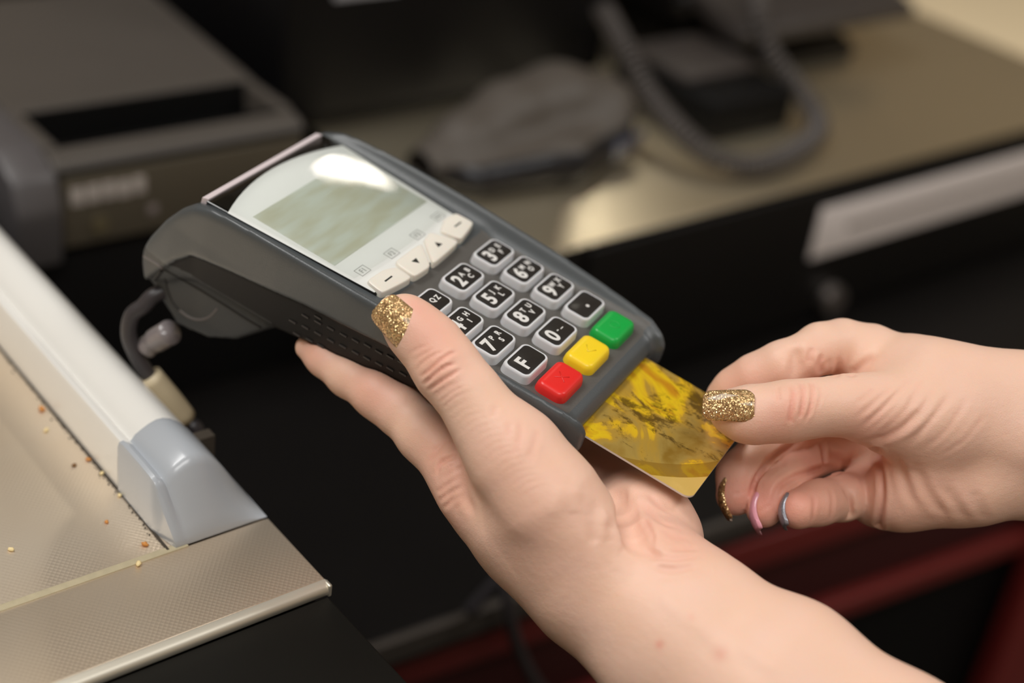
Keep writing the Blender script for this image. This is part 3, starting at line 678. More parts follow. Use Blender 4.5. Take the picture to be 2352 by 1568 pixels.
for a in ([(1590, 1400), (1700, 1480), (1820, 1560)], [(1500, 1350), (1580, 1420), (1700, 1520)]): HL.line(a, 3.0, -.45, 0)
for a in ([(1005, 1130), (1030, 1112), (1052, 1098)], [(1012, 1148), (1038, 1128), (1062, 1115)], [(1024, 1162), (1050, 1144), (1072, 1132)], [(1030, 1058), (1045, 1050), (1056, 1046)], [(990, 1035), (1010, 1025), (1030, 1005)]): HL.line(a, .8, .25, .4, red=.1)
HL.bump(1028, 1168, 6, 1.2)
for b_ in ((990, 760, 10, .30), (1012, 848, 9, .22), (950, 700, 6, .25), (850, 890, 12, .3), (1000, 1060, 12, .25), (1040, 1180, 10, .2), (1170, 1050, 16, .1), (1530, 1190, 16, .16), (1230, 1250, 25, .1), (715, 805, 8, .3), (1580, 1250, 10, .12), (1380, 1060, 14, .3)): HL.blush(*b_)
for b_ in ((1515, 1480, 1.3, .5), (1655, 1502, 2.2, .3), (1588, 1418, 1.2, .2)): HL.blush(*b_)
lefth = HL.finish('hand', 'bare hand cradling the payment terminal from below, thumb beside the keypad', cam(1300, 1250, 480))
HL.nail(cam(952, 776, 469.0), cam(872, 697, 471.6), np.array([-.40, .28, .88]), 13.6, 10.8, 9.2, .9, M_glit, label='thumb nail in gold glitter polish')

# ---- the hand with the card
HR = Hand((52, -76, -560), (215, 22, -462), .65)
# wrist and forearm
for oy, r_, dz in ((14, 14, -4), (0, 17, -2), (-14, 13, -6)):
    ch = [(cam(2150, 985, 500)+[0, oy*1.15, dz], r_-.5), (cam(2352, 1004, 502)+[0, oy, dz], r_-.6), (cam(2600, 1035, 500)+[0, oy*1.1, dz], r_+1.4)]
    for (a, ra), (b, rb) in zip(ch, ch[1:]): HR.cone(a, b, ra, rb, 9)
# back of the hand and palm
HR.cone(cam(2150, 935, 512), cam(1995, 838, 520), 16, 10.5, 10)
HR.cone(cam(2210, 930, 505), cam(2080, 870, 514), 17, 14, 10)
HR.cone(cam(2180, 1000, 517), cam(2020, 930, 534), 15, 10, 10)
HR.cone(cam(2190, 1060, 517), cam(2035, 1010, 536), 13, 10, 10)
HR.cone(cam(2200, 1110, 511), cam(2035, 1092, 531), 11.5, 10, 10)
HR.cone(cam(2240, 1118, 504), cam(2070, 1140, 511), 11.5, 10.0, 9)
HR.cone(cam(2070, 1140, 511), cam(2008, 1148, 518), 10.0, 9.0, 9)
# fingers, far to near
HR.part(nd((1985, 812, 521, 10.8), (1935, 793, 518, 8.6), (1885, 800, 513, 8.3), (1850, 818, 509, 8.0)), k=4, kb=3, root=cam(2000, 830, 520), rr_=18, kr=9)
HR.part(nd((1850, 818, 509, 8.3), (1795, 843, 510, 8.3), (1735, 868, 513, 7.8), (1688, 893, 517, 6.9), (1660, 912, 520, 6.0)), k=4, kb=1.2)
HR.part(nd((2020, 930, 534, 10), (1940, 945, 536, 8.4), (1862, 975, 532, 8.0), (1815, 1003, 524, 7.4), (1752, 1032, 518, 7.7), (1698, 1088, 514, 7.5), (1690, 1138, 512, 6.9)), k=3, kb=.4, root=cam(2020, 930, 534), rr_=14, kr=8)
HR.part(nd((2035, 1010, 536, 10), (1960, 1020, 535, 7.8), (1868, 1048, 529, 7.2), (1815, 1090, 515, 6.6), (1774, 1135, 508, 6.5), (1755, 1170, 506, 6.2)), k=3, kb=.4, root=cam(2035, 1010, 536), rr_=14, kr=8)
HR.part(nd((2035, 1092, 531, 10), (1990, 1125, 526, 8.6), (1935, 1142, 513, 7.9), (1880, 1154, 505, 7.5), (1834, 1169, 500, 6.8)), k=3, kb=.4, root=cam(2035, 1100, 529), rr_=13, kr=8)
# thumb with its ball
HR.part(nd((1674, 944, 492, 6.2), (1702, 950, 491, 7.9), (1738, 952, 490, 8.7), (1812, 944, 489, 9.4), (1880, 935, 490, 8.7), (1950, 932, 492, 9.4), (2010, 940, 495, 11.5), (2080, 952, 498, 14.5), (2170, 965, 500, 16)), k=5, kb=1.0, root=cam(2120, 935, 500), rr_=22, kr=10)
# deep folds: finger creases and the edge of the thumb ball
for a, b, r, r2, k in (((1960, 1062, 512), (1950, 1120, 503), 1.2, 1.2, 2), ((1950, 1120, 503), (1952, 1182, 507), 1.2, .8, 2),
        ((1826, 815, 501), (1826, 872, 500), 1.5, 1.9, 2.5), ((1905, 838, 503), (1908, 872, 501), 1.2, 1.2, 2)): HR.cut(cam(*a), cam(*b), r, k, r2)
HR.mesh(3)
for a in ([(1815, 882), (1822, 905), (1818, 935), (1814, 960), (1818, 972)], [(1840, 878), (1846, 905), (1842, 940), (1838, 962)], [(1862, 876), (1867, 900), (1862, 935), (1848, 968)]): HR.line(a, .7, .45, .45, red=.25)
for a in ([(1786, 886), (1788, 905), (1790, 925)], [(1822, 905), (1845, 900)], [(1880, 885), (1884, 910), (1872, 945)]): HR.line(a, .6, .2, .4, red=.1)
for a, w_, d_ in (([(2095, 862), (2065, 900), (2025, 940), (1975, 985)], .9, .22), ([(2108, 905), (2068, 955), (2010, 1002)], 1.0, .32), ([(2140, 900), (2106, 955), (2052, 1008)], .9, .2), ([(2185, 900), (2138, 968), (2078, 1028)], 1.1, .28), ([(2050, 885), (2005, 928), (1962, 960)], .8, .14),
        ([(2225, 910), (2178, 982), (2118, 1036)], 1.0, .16), ([(2010, 892), (1970, 926)], .8, .1), ([(2075, 885), (2030, 935), (1990, 970)], .7, .12), ([(2122, 870), (2085, 925)], .7, .12), ([(2160, 935), (2118, 985), (2070, 1018)], .7, .14), ([(2265, 950), (2215, 1010), (2160, 1046)], .9, .12)): HR.line(a, w_, d_, .45, red=.06)
for a in ([(1990, 1012), (2030, 1004), (2080, 972), (2110, 940)],): HR.line(a, 1.5, .7, .3, red=.1)
for a in ([(1868, 798), (1862, 815), (1858, 838)], [(1928, 815), (1924, 845), (1920, 866)], [(1950, 866), (1985, 838), (2018, 816)], [(1890, 812), (1884, 835), (1888, 858)]): HR.line(a, 1.3, .6, .4, red=.12)
for a in ([(2014, 1030), (2022, 1070), (2026, 1130), (2022, 1180), (2018, 1214)],): HR.line(a, 1.2, 1.2, .3, red=.15, taper=False)
for a in ([(1868, 1135), (1870, 1160), (1866, 1200)], [(1905, 1115), (1912, 1150), (1908, 1195)]): HR.line(a, .8, .25, .4, red=.08)
for a, d_ in (([(2060, 1050), (2078, 1105), (2100, 1165)], .5), ([(2110, 1075), (2130, 1130), (2172, 1185)], .4), ([(2170, 1115), (2196, 1160), (2215, 1192)], .35), ([(2236, 1125), (2250, 1165), (2262, 1192)], .25)): HR.line(a, 1.6, d_, .5)
for a in ([(1660, 1150), (1680, 1135), (1700, 1132)], [(1742, 1178), (1758, 1165), (1772, 1160)]): HR.line(a, .7, .18, .3)
for a in ([(1905, 1040), (1940, 1060), (1965, 1045)], [(1880, 1098), (1925, 1085), (1955, 1055)]): HR.line(a, 1.4, .8, .4, red=.12)
for a, d_ in (([(1728, 1172), (1730, 1130), (1742, 1092), (1768, 1058), (1805, 1030), (1842, 1012)], 1.6), ([(1776, 1150), (1790, 1118), (1822, 1096), (1868, 1082), (1905, 1072)], 1.2), ([(1886, 1012), (1892, 1040), (1893, 1078)], 1.0), ([(1752, 1046), (1775, 1062), (1790, 1074)], .3), ([(1812, 1040), (1800, 1056), (1800, 1074)], .3)): HR.line(a, 1.0, d_, .25, red=.15)
HR.bump(1800, 925, 5, .4)
for b_ in ((1826, 935, 8, .25), (1760, 990, 10, .2), (1680, 875, 10, .25), (1760, 860, 9, .12), (1690, 1130, 12, .35), (1755, 1160, 10, .4), (1830, 1160, 10, .35), (1900, 1150, 10, .25), (1880, 840, 8, .18), (1980, 1090, 14, .3), (1990, 990, 12, .25), (2120, 1150, 18, .15), (1850, 1050, 12, .4), (2250, 1000, 25, .06)): HR.blush(*b_)
HR.finish('hand', 'bare hand at the right pinching the gold bank card, three fingers curled', cam(2150, 1000, 510))
HR.nail(cam(1733, 931, 480.6), cam(1615, 930, 484.8), np.array([.0, .16, 1.]), 10.9, 9.6, 8.0, .9, M_glit, label='thumb nail in gold glitter polish')
M_nailu = mat('nail_underside', srgb(226, 196, 176), .4, Subsurface_Weight=.2, Subsurface_Scale=.002)
M_pink = mat('nail_pink', srgb(240, 168, 184), .25, coat=.5); M_pearl = mat('nail_grey_glitter', srgb(150, 150, 158), .3, metal=.4, noise=.6, nscale=2500)
HR.nail(cam(1658, 1090, 513), cam(1668, 1194, 509), np.array([-1., -.12, -.1]), 10.5, 9.4, 8.5, -.3, M_glit, thick=.9, sq=.85, sag=2.6, under=M_nailu, label='nail in gold glitter polish seen edge-on')
HR.nail(cam(1734, 1128, 508), cam(1735, 1220, 502), np.array([-1., -.1, -.1]), 10., 8.8, 8.2, -.3, M_pink, thick=1.2, sq=.85, sag=2.6, under=M_pink, label='nail in pink polish seen edge-on')
HR.nail(cam(1800, 1136, 502), cam(1797, 1210, 497), np.array([-1., -.05, -.1]), 8.8, 7.4, 7.4, -.3, M_pearl, thick=1., sq=.85, sag=2.0, under=M_pearl, label='nail in silvery grey polish seen edge-on')
#@@STORE
# ------------------------------------------------------------------ checkout counter (steel)
ZD = .9166
M_steel = deck_mat(); M_bright = mat('satin_steel', srgb(236, 230, 214), .42, metal=.85)
M_blackp = mat('black_laminate', srgb(20, 19, 16), .5, spec=.25, noise=.1, nscale=30)
M_rail = mat('rail_plastic', srgb(234, 232, 226), .3, noise=.03, nscale=20, coat=.2)
M_cap = mat('rail_cap_grey', srgb(178, 183, 189), .26, coat=.25, noise=.02, nscale=30)
M_gap = mat('seam_grime', srgb(60, 52, 42), .8); M_seamt = mat('seam_sealant', srgb(184, 172, 142), .6, noise=.15, nscale=400)
ctr = empty('checkout_counter', (-.2, .7, 0)); tag(ctr, 'steel-topped supermarket checkout counter with a pale side rail at the lower left', 'checkout counter')
def cw(o): o.parent = ctr; o.matrix_parent_inverse = Matrix.Translation(ctr.location).inverted(); return o
cw(box('deck_panel', (-.9, .2245, .3585, 2.2, ZD-.003, ZD), M_steel, None, .0004))
cw(box('edge_plate', (-.9, .2248, .3190, .3568, ZD-.003, ZD), M_steel, None, .0005))
cw(box('seam_strip', (-.9, .1935, .3562, .3592, ZD-.0025, ZD+.0004), M_seamt, None, .0003))
# rounded nosing that drops to the black shelf
nose = [(.3190, ZD-.0001), (.3178, ZD-.0002), (.3166, ZD-.0006), (.3157, ZD-.0014), (.3152, ZD-.0024), (.3151, ZD-.0034), (.3154, ZD-.0042), (.3190, ZD-.0042)]
cw(extrude_poly('edge_nosing', nose, 0, -.9, .2248, M_bright, None, smooth=True, angle=60))
cw(box('front_shelf', (-.9, .2240, -.35, .3155, ZD-.045, ZD-.0044), M_blackp, None, .001))
cw(box('corner_cap', (.2240, .2256, .3150, .3190, ZD-.0052, ZD-.0002), M_bright, None, .0006))
cw(box('plinth', (-.88, .2, -.33, 2.18, 0, ZD-.046), M_blackp, None, .004))
cw(box('deck_core', (-.895, .222, .3195, 2.19, ZD-.046, ZD-.0031), M_blackp, None))
# side rail: vertical inner face with a ridge, groove and domed top
def rail_prof(s=1., x0=.1868, x1=.2247):
    p = [(x0, ZD+.0002), (x0, ZD+.0195), (x0+.0006, ZD+.0212), (x0+.002, ZD+.0216), (x0+.0036, ZD+.0208), (x0+.0044, ZD+.0200), (x0+.0056, ZD+.0212)]
    for i in range(13):
        t = i/12; p.append((x0+.0066+(x1-x0-.0066)*t, ZD+.0226+.0052*math.sin(PI*min(1, t*1.25))*(1-t*.3)-.0226*max(0, (t-.18)/.82)**2.0))
    p.append((x1, ZD+.0002)); return p
cw(extrude_poly('side_rail', rail_prof(), 1, .392, 2.1, M_rail, None, smooth=True, angle=50))
# end cap: lofted from the rail section, sloping down to the end of the deck
def lerp(a, b, t): return a+(b-a)*t
loops = []
base_p = rail_prof(x0=.1862, x1=.2250)
for y, zs, inset in ((.3955, 1.0, 0), (.3925, 1.035, 0), (.380, 1.035, 0), (.3715, 1.02, 0), (.3695, .985, .0001), (.3680, .90, .0003), (.3655, .72, .0005), (.3625, .50, .0008), (.3595, .27, .0011), (.3578, .13, .0013), (.3572, .04, .0014)):
    lp = []
    for x, z in base_p:
        u = (x-.1862)/(.225-.1862); lp.append((lerp(.1862+inset*2, .225-inset*.2, u), y, ZD+.0002+(z-ZD-.0002)*zs))
    loops.append(lp)
cap_ = cw(loft('rail_end_cap', loops, M_cap, None, smooth=True, angle=38)); cap_['label'] = 'grey-blue plastic end cap of the rail'
cw(box('rail_gap', (.1865, .2225, .3915, .3965, ZD+.0001, ZD+.0150), M_gap, None, .0003))
# dirt line along the rail foot
cw(box('rail_gasket', (.1859, .1869, .3575, 2.1, ZD+.00002, ZD+.0005), M_gap, None, .0002))
bm = bmesh.new()
for i in range(260):
    y = random.uniform(.357, .70); x = .1862-abs(random.gauss(0, .0009)); s_ = random.uniform(.00015, .00045)
    bmesh.ops.create_icosphere(bm, subdivisions=1, radius=s_, matrix=Matrix.Translation((x, y, ZD+s_*.4)))
tag(bm_obj('grime', bm, mat('grime', srgb(70, 62, 52), .9)), 'dark grime collected along the foot of the pale side rail', 'dirt', kind='stuff')
M_cr = [mat('crumb_orange', srgb(206, 138, 66), .6, noise=.2, nscale=900), mat('crumb_pale', srgb(236, 214, 160), .6), mat('crumb_brown', srgb(120, 84, 44), .7)]
for i, (px, py, s_, c_, lab) in enumerate([(333, 1252, 1.05, 0, 'orange crumb nearest the seam on the steel deck left of the grey cap'), (245, 1200, .75, 0, 'small orange crumb on the steel deck up and left of the biggest crumb'),
        (25, 1264, 1.0, 1, 'pale crumb alone at the far left on the steel deck'), (171, 1070, .85, 2, 'brown crumb on the deck just left of the rail foot'), (203, 1057, .9, 0, 'orange crumb touching the rail foot, beside the brown crumb'),
        (97, 942, 1.3, 0, 'blurred orange crumb farthest up along the rail foot'), (106, 990, 1.0, 1, 'pale blurred crumb just below the farthest orange crumb'), (318, 1297, 1.1, 1, 'pale elongated crumb lying on the deck seam'),
        (350, 1208, 1.0, 2, 'brown crumb in the dirt at the foot of the grey cap'), (364, 1216, .8, 0, 'orange crumb pressed against the lower side of the grey cap'), (234, 1089, .9, 1, 'white crumb in the dark dirt line at the rail foot'), (275, 1139, .8, 1, 'white crumb below the joint of rail and cap')]):
    p = pl(px, py, 2, ZD); bm = bmesh.new(); bmesh.ops.create_icosphere(bm, subdivisions=2, radius=1)
    for v in bm.verts:
        k_ = 1+random.uniform(-.22, .22); v.co = Vector((v.co.x*1.25*k_, v.co.y*.85*k_, v.co.z*.6*k_))*(s_*.001)
    o = bm_obj('crumb', bm, M_cr[c_], None, True); o.location = (p[0], p[1], ZD+.0006*s_); o.rotation_euler = (0, 0, random.uniform(0, 3))
    tag(o, lab, 'crumb', 'crumbs on the steel deck')

# ------------------------------------------------------------------ lower worktop, drawer and desk
M_work = mat('worktop_black', srgb(20, 18, 17), .38, noise=.12, nscale=18, spec=.2)
M_nose2 = mat('worktop_edge', srgb(66, 60, 55), .4)
M_deskf = mat('desk_front_black', srgb(20, 22, 21), .5)
desk = empty('work_desk', (.8, .8, 0)); tag(desk, 'low black desk carrying the cash drawer, its grey-edged top passing behind the hands', 'desk')
def dk(o): o.parent = desk; o.matrix_parent_inverse = Matrix.Translation(desk.location).inverted(); return o
sl_ = -.073                                                 # the front edge runs slightly askew
def fy(x, off=0): return .4555+sl_*(x-.3588)+off
dk(extrude_poly('worktop', [(.2262, fy(.226, .006)), (1.9, fy(1.9, .006)), (1.9, 1.6), (.2262, 1.6)], 2, .685, .71, M_work, None, bev=.001))
dk(extrude_poly('worktop_edging', [(.33, fy(.33)), (1.9, fy(1.9)), (1.9, fy(1.9, .0055)), (.33, fy(.33, .0055))], 2, .695, .7105, M_nose2, None, bev=.001))
dk(extrude_poly('desk_front', [(.2262, fy(.226, .075)), (1.9, fy(1.9, .075)), (1.9, fy(1.9, .092)), (.2262, fy(.226, .092))], 2, .05, .684, M_deskf, None, bev=.001))
dk(extrude_poly('desk_side', [(1.88, fy(1.88, .093)), (1.9, fy(1.9, .093)), (1.9, 1.6), (1.88, 1.6)], 2, 0, .684, M_deskf, None))
# cash drawer
M_draw = mat('drawer_black', srgb(18, 16, 15), .5, spec=.3, noise=.1, nscale=25)
M_drawtop = mat('drawer_top', srgb(240, 226, 196), .28, metal=.9, noise=.04, nscale=12)
dr = empty('cash_drawer', (.75, .9, .7101)); tag(dr, 'wide black cash drawer with a long pale label and a round lock on its front', 'cash drawer')
def dd_(o): o.parent = dr; o.matrix_parent_inverse = Matrix.Translation(dr.location).inverted(); return o
dd_(box('drawer_case', (.53, 1.242, .5935, 1.30, .7101, .8285), M_draw, None, .002))
dd_(box('drawer_lid', (.529, 1.243, .592, 1.301, .8286, .83), M_drawtop, None, .0006))
dd_(box('drawer_front', (.60, 1.238, .5885, .5934, .714, .826), M_draw, None, .0015))
dd_(box('label_strip', (.826, 1.20, .5868, .5884, .7685, .8105), mat('label_paper', srgb(250, 240, 236), .6), None, .0004))
dd_(box('label_text', (.862, 1.19, .5860, .5867, .787, .791), mat('label_ink', srgb(150, 140, 132), .6), None))
bm = bmesh.new(); bmesh.ops.create_cone(bm, cap_ends=True, segments=32, radius1=.0125, radius2=.0115, depth=.008, matrix=Matrix.Translation((.8655, .5850, .7255)) @ Matrix.Rotation(PI/2, 4, 'X'))
bm_box(bm, .8648, .8662, .5800, .5812, .7215, .7295)
dd_(bm_obj('drawer_lock', bm, mat('lock_chrome', srgb(190, 180, 174), .3, metal=.9), None, True, 40))

# receipt printer
ps = box('printer_stand', (.275, .478, .716, .96, .7101, .8298), mat('stand_black', srgb(16, 15, 15), .6, spec=.2), None, .002); tag(ps, 'plain black stand under the dark grey receipt printer', 'stand')
M_prn = mat('printer_grey', srgb(78, 72, 66), .5, bump=.2, bscale=1500, noise=.05, nscale=30)
M_prnf = mat('printer_front', srgb(92, 84, 70), .45, noise=.05, nscale=30); M_blk = mat('deep_black', srgb(8, 8, 8), .6, spec=.2)
pr_ = empty('receipt_printer', (.38, .8, .83)); tag(pr_, 'dark grey receipt printer with a wide black paper slot, behind the rail at upper left', 'receipt printer')
def pp(o): o.parent = pr_; o.matrix_parent_inverse = Matrix.Translation(pr_.location).inverted(); return o
pp(extrude_poly('printer_case', [(.712, .834), (.712, .882), (.716, .886), (.7285, .8885), (.7305, .8600), (.772, .8600), (.775, .8905), (.93, .9010), (.945, .894), (.945, .834)], 0, .300, .4605, M_prn, None, bev=.002))
pp(box('slot_cheek', (.3001, .309, .7285, .7755, .858, .8895), M_prn, None, .001))
pp(box('slot_cheek', (.4525, .4604, .7285, .7755, .858, .8895), M_prn, None, .001))
pp(extrude_poly('slot_shade', [(.7306, .888), (.7306, .8601), (.7719, .8601), (.7745, .8898), (.7725, .8898), (.7690, .8618), (.7325, .8618), (.7325, .888)], 0, .3091, .4524, M_blk))  # black lining paints the shade inside the slot
pp(box('front_panel', (.3035, .457, .7100, .7119, .8345, .878), M_prnf, None, .0008))
pp(box('front_groove', (.302, .4590, .7108, .7122, .8785, .8815), M_blk, None))
M_logo = mat('printer_badge', srgb(196, 186, 178), .45)
def wtext(name, s_, size, m, parent_fn, loc, ex=.0006, rotz=0, bold=0):
    cu = bpy.data.curves.new(name, 'FONT'); cu.body = s_; cu.size = size; cu.extrude = ex; cu.align_x = 'LEFT'; cu.offset = bold
    to = bpy.data.objects.new('tmp', cu); me = bpy.data.meshes.new_from_object(to); bpy.data.objects.remove(to)
    me.transform(Matrix.Translation(loc) @ Matrix.Rotation(rotz, 4, 'Z') @ Matrix.Rotation(PI/2, 4, 'X')); me.materials.clear(); me.materials.append(m)
    o = bpy.data.objects.new(name, me); COL.objects.link(o); return parent_fn(o)
for bx, bw, bz in ((.3075, .0085, .8612), (.3170, .0085, .8614), (.3265, .0080, .8616), (.3355, .0085, .8610), (.3450, .0078, .8616)): pp(box('badge_letter', (bx, bx+bw, .7088, .7099, bz-.0005, bz+.0095), M_logo, None, .0012))
pp(box('power_lamp', (.3545, .3605, .7088, .7099, .8455, .8515), mat('lamp_lens', srgb(150, 138, 134), .3), None, .0008))
bm = bmesh.new(); bmesh.ops.create_cone(bm, cap_ends=True, segments=24, radius1=.0055, radius2=.005, depth=.002, matrix=Matrix.Translation((.325, .7093, .8455)) @ Matrix.Rotation(PI/2, 4, 'X'))
pp(bm_obj('feed_button', bm, mat('button_olive', srgb(104, 94, 70), .4), None, True, 40))
pp(extrude_poly('side_cover', [(.70, .8301), (.698, .865), (.706, .884), (.73, .893), (.93, .893), (.93, .8301)], 0, .272, .2995, mat('printer_side', srgb(86, 82, 82), .4), None, bev=.004, smooth=True))
for i, (x, y) in enumerate(((.31, .73), (.45, .73), (.31, .92), (.45, .92))): pp(box('rubber_foot', (x-.005, x+.005, y-.005, y+.005, .8301, .8345), M_blk, None, .0005))

# black till screen behind (its back and base)
mon = empty('till_screen', (.62, .98, .83)); tag(mon, 'large black till screen housing standing behind the payment terminal at top centre', 'screen')
def mo(o): o.parent = mon; o.matrix_parent_inverse = Matrix.Translation(mon.location).inverted(); return o
M_mon = mat('till_black', srgb(14, 13, 15), .5, spec=.3)
mo(extrude_poly('screen_shell', [(.495, .80), (.495, 1.18), (.86, 1.18), (.87, .985), (.79, .80)], 2, .842, 1.25, M_mon, None, bev=.006, smooth=True))
mo(box('screen_base', (.50, .765, .81, 1.12, .8301, .8419), M_mon, None, .004))
mo(box('asset_sticker', (.533, .585, .7984, .7999, .9262, .95), mat('sticker_grey', srgb(196, 196, 204), .5), None, .0003))

# barcode scanner lying on the drawer
def scanner():
    e = empty('barcode_scanner', (.632, .705, .83)); tag(e, 'dark handheld barcode scanner lying on the drawer behind the payment terminal', 'barcode scanner')
    G = Grid((-95, -60, -2), (116, 66, 74), 1.6); F = G.F
    nodes = [((-92, 0, 17), 14), ((-50, 6, 27), 20), ((-5, 11, 36), 24), ((40, 9, 38), 28), ((72, -4, 30), 27)]
    chain(G, F, [(np.array(p, float), r) for p, r in nodes], 8, flat=(0, 0, 1), fs=.85)
    cone(G, F, (-70, -10, 12), (50, -12, 16), 12, 24, 12); cone(G, F, (-60, -22, 12), (10, -34, 15), 11, 16, 10); cone(G, F, (10, -34, 15), (62, -24, 17), 16, 18, 10)
    F[:] = np.maximum(F, (.6-G.ax[2])[None, None, :])
    V, Q = surface_nets(F, G.lo, G.h); V = smooth_mesh(V, Q, 3); ang = math.radians(6); Rz = np.array([[math.cos(ang), -math.sin(ang), 0], [math.sin(ang), math.cos(ang), 0], [0, 0, 1]])
    o = quads_obj('scanner_body', (V @ Rz.T)*.001, Q, [mat('scanner_grey', srgb(84, 77, 70), .5), mat('scanner_black', srgb(20, 20, 25), .35)], e)
    c = V[Q].mean(1); o.data.polygons.foreach_set('material_index', (((c[:, 2] < 27+.06*c[:, 0]) & (c[:, 1] < -2))).astype(np.int32))
    W_ = Rz @ np.array([64, -42, 17.]); bm = bmesh.new(); bm_box(bm, -.017, .017, -.002, .002, -.009, .009, .002)
    w = bm_obj('window_glint', bm, mat('glint_glass', srgb(70, 74, 92), .08, coat=1), e, True); w.location = Vector(W_*.001); w.rotation_euler = (.2, 0, ang+.15)  # bluish colour puts the scanner's soft highlight on this window
    V_, F_ = tube_mesh(catmull([Rz @ np.array(p, float)*.001 for p in ((-82, -6, 14), (-110, -12, 8), (-150, 0, 4), (-190, 40, 4))], 8), .0028, 10); mesh_obj('scanner_lead', V_, F_, M_blk, e, True)
scanner()

# coiled handset cord
def coil(pts, name, R_=.0066, r_=.0022, turns_per_m=165):
    C_ = catmull(pts, 24); seg = np.linalg.norm(np.diff(C_, axis=0), axis=1); S = np.concatenate([[0], np.cumsum(seg)]); L = S[-1]
    n = int(L*turns_per_m*12); s_ = np.linspace(0, L, n); P = np.stack([np.interp(s_, S, C_[:, k]) for k in range(3)], 1)
    Tn = np.gradient(P, axis=0); Tn /= np.linalg.norm(Tn, axis=1)[:, None]; up = np.array([0, 0, 1.]); A = np.cross(Tn, up); A /= np.linalg.norm(A, axis=1)[:, None]; B = np.cross(Tn, A)
    a = 2*PI*turns_per_m*s_; H = P+R_*(np.cos(a)[:, None]*A+np.sin(a)[:, None]*B)
    V_, F_ = tube_mesh(H, r_, 6); return mesh_obj(name, V_, F_, mat('cord_grey', srgb(84, 78, 75), .4), None, True)
cz = [pl(1385, 20, 2, .90), pl(1440, 120, 2, .885), pl(1500, 230, 2, .862), pl(1600, 335, 2, .848), pl(1700, 382, 2, .8405), pl(1800, 362, 2, .8405), pl(1878, 300, 2, .8405), pl(1850, 225, 2, .85), pl(1780, 140, 2, .875), pl(1745, 50, 2, .90), pl(1740, -40, 2, .915)]
tag(coil(cz, 'coiled_cord'), 'grey coiled handset cord looping over the top of the cash drawer', 'cord')
ph = empty('desk_phone', (1.0, .85, .83)); tag(ph, 'dark desk phone on the cash drawer at the top right, above the coiled cord', 'phone')
def pf(o): o.parent = ph; o.matrix_parent_inverse = Matrix.Translation(ph.location).inverted(); return o
M_ph = mat('phone_grey', srgb(66, 60, 57), .45)
pf(extrude_poly('phone_base', [(.765, .8301), (.765, .842), (.80, .852), (.96, .905), (.975, .90), (.975, .8301)], 0, .882, 1.065, mat('phone_black', srgb(16, 14, 14), .5), None, bev=.004, smooth=True))
pf(extrude_poly('phone_deck', [(.742, .870), (.742, .882), (.93, .935), (.945, .928), (.76, .868)], 0, .882, 1.105, M_ph, None, bev=.004, smooth=True))
pf(box('handset_rest', (.792, .880, .676, .79, .8301, .862), mat('rest_black', srgb(12, 11, 11), .6, spec=.2), None, .004))
pf(box('rest_trim', (.796, .876, .712, .786, .8621, .8685), M_ph, None, .002))
pf(box('handset', (.868, .881, .80, .96, .869, .898), mat('handset_black', srgb(26, 23, 23), .4), None, .012))

# cream unit beyond the drawer, lit
cr = box('storage_box', (1.30, 1.72, .50, .95, .7101, .80), mat('cream_laminate', srgb(248, 226, 186), .5, noise=.03, nscale=15), None, .003)
tag(cr, 'cream box on the desk beyond the right end of the cash drawer', 'box')

# red steel cart frame under the desk front
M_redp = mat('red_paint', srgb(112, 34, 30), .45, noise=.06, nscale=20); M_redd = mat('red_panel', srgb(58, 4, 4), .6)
rc = empty('red_cart', (.9, .36, 0)); rc.rotation_euler = (0, 0, -.118); tag(rc, 'red painted steel cart with an open dark front, at the lower right under the desk', 'cart')
def rp(o): o.parent = rc; return o
rp(box('top_rail', (-.62, .19, .048, .066, .655, .681), M_redp, None, .002))
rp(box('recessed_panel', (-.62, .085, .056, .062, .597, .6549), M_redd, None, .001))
rp(box('lower_rail', (-.62, .039, .046, .060, .5800, .5965), M_redp, None, .002))
rp(box('corner_post', (.040, .12, .036, .0555, .0, .654), M_redp, None, .003))
rp(box('corner_post', (-.62, -.57, .036, .066, .0, .574), M_redp, None, .003))
rp(box('opening_shade', (-.57, .060, .0605, .066, .05, .5745), M_blk, None))  # black sheet painting the dark inside of the open front
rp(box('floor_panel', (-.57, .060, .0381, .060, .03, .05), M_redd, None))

# ------------------------------------------------------------------ cables
def cable(name, pts, r, m): V_, F_ = tube_mesh(catmull(pts, 10), r, 12); return mesh_obj(name, V_, F_, m, None, True)
M_cab = mat('cable_black', srgb(60, 56, 58), .35)
W = lambda x, y, z: c2w(tl(x, y, z))
cpts = [W(-25, 97, -52), W(-33, 101.5, -54), c2w(cam(330, 702, 548)), c2w(cam(303, 725, 549)), c2w(cam(296, 770, 552)), c2w(cam(316, 820, 556)), c2w(cam(345, 866, 560)), c2w(cam(385, 912, 566)), c2w(cam(425, 962, 574)), c2w(cam(455, 1020, 588)),
        np.array([.262, .50, .80]), np.array([.258, .52, .74]), np.array([.262, .58, .7155]), np.array([.27, .66, .7155])]
cb = cable('data_cable', cpts, .0030, M_cab)
tag(cb, 'black cable with a beige tag hanging from the head of the payment terminal', 'cable')
tagp = [c2w(cam(343, 862, 559)), c2w(cam(385, 912, 565)), c2w(cam(423, 960, 573))]
V_, F_ = tube_mesh(catmull(tagp, 4), .0048, 12); ft = mesh_obj('cable_tag', V_, F_, mat('tag_beige', srgb(206, 190, 158), .5), cb, True); ft['label'] = 'beige cable tag'
cn = [c2w(cam(335, 800, 556)), c2w(cam(352, 785, 554)), c2w(cam(392, 762, 548))]
V_, F_ = tube_mesh(catmull(cn, 6), [.0042]*7+[.0048]*6, 16); pg = mesh_obj('cable_plug', V_, F_, mat('plug_grey', srgb(130, 122, 122), .25, coat=.4), term, True)
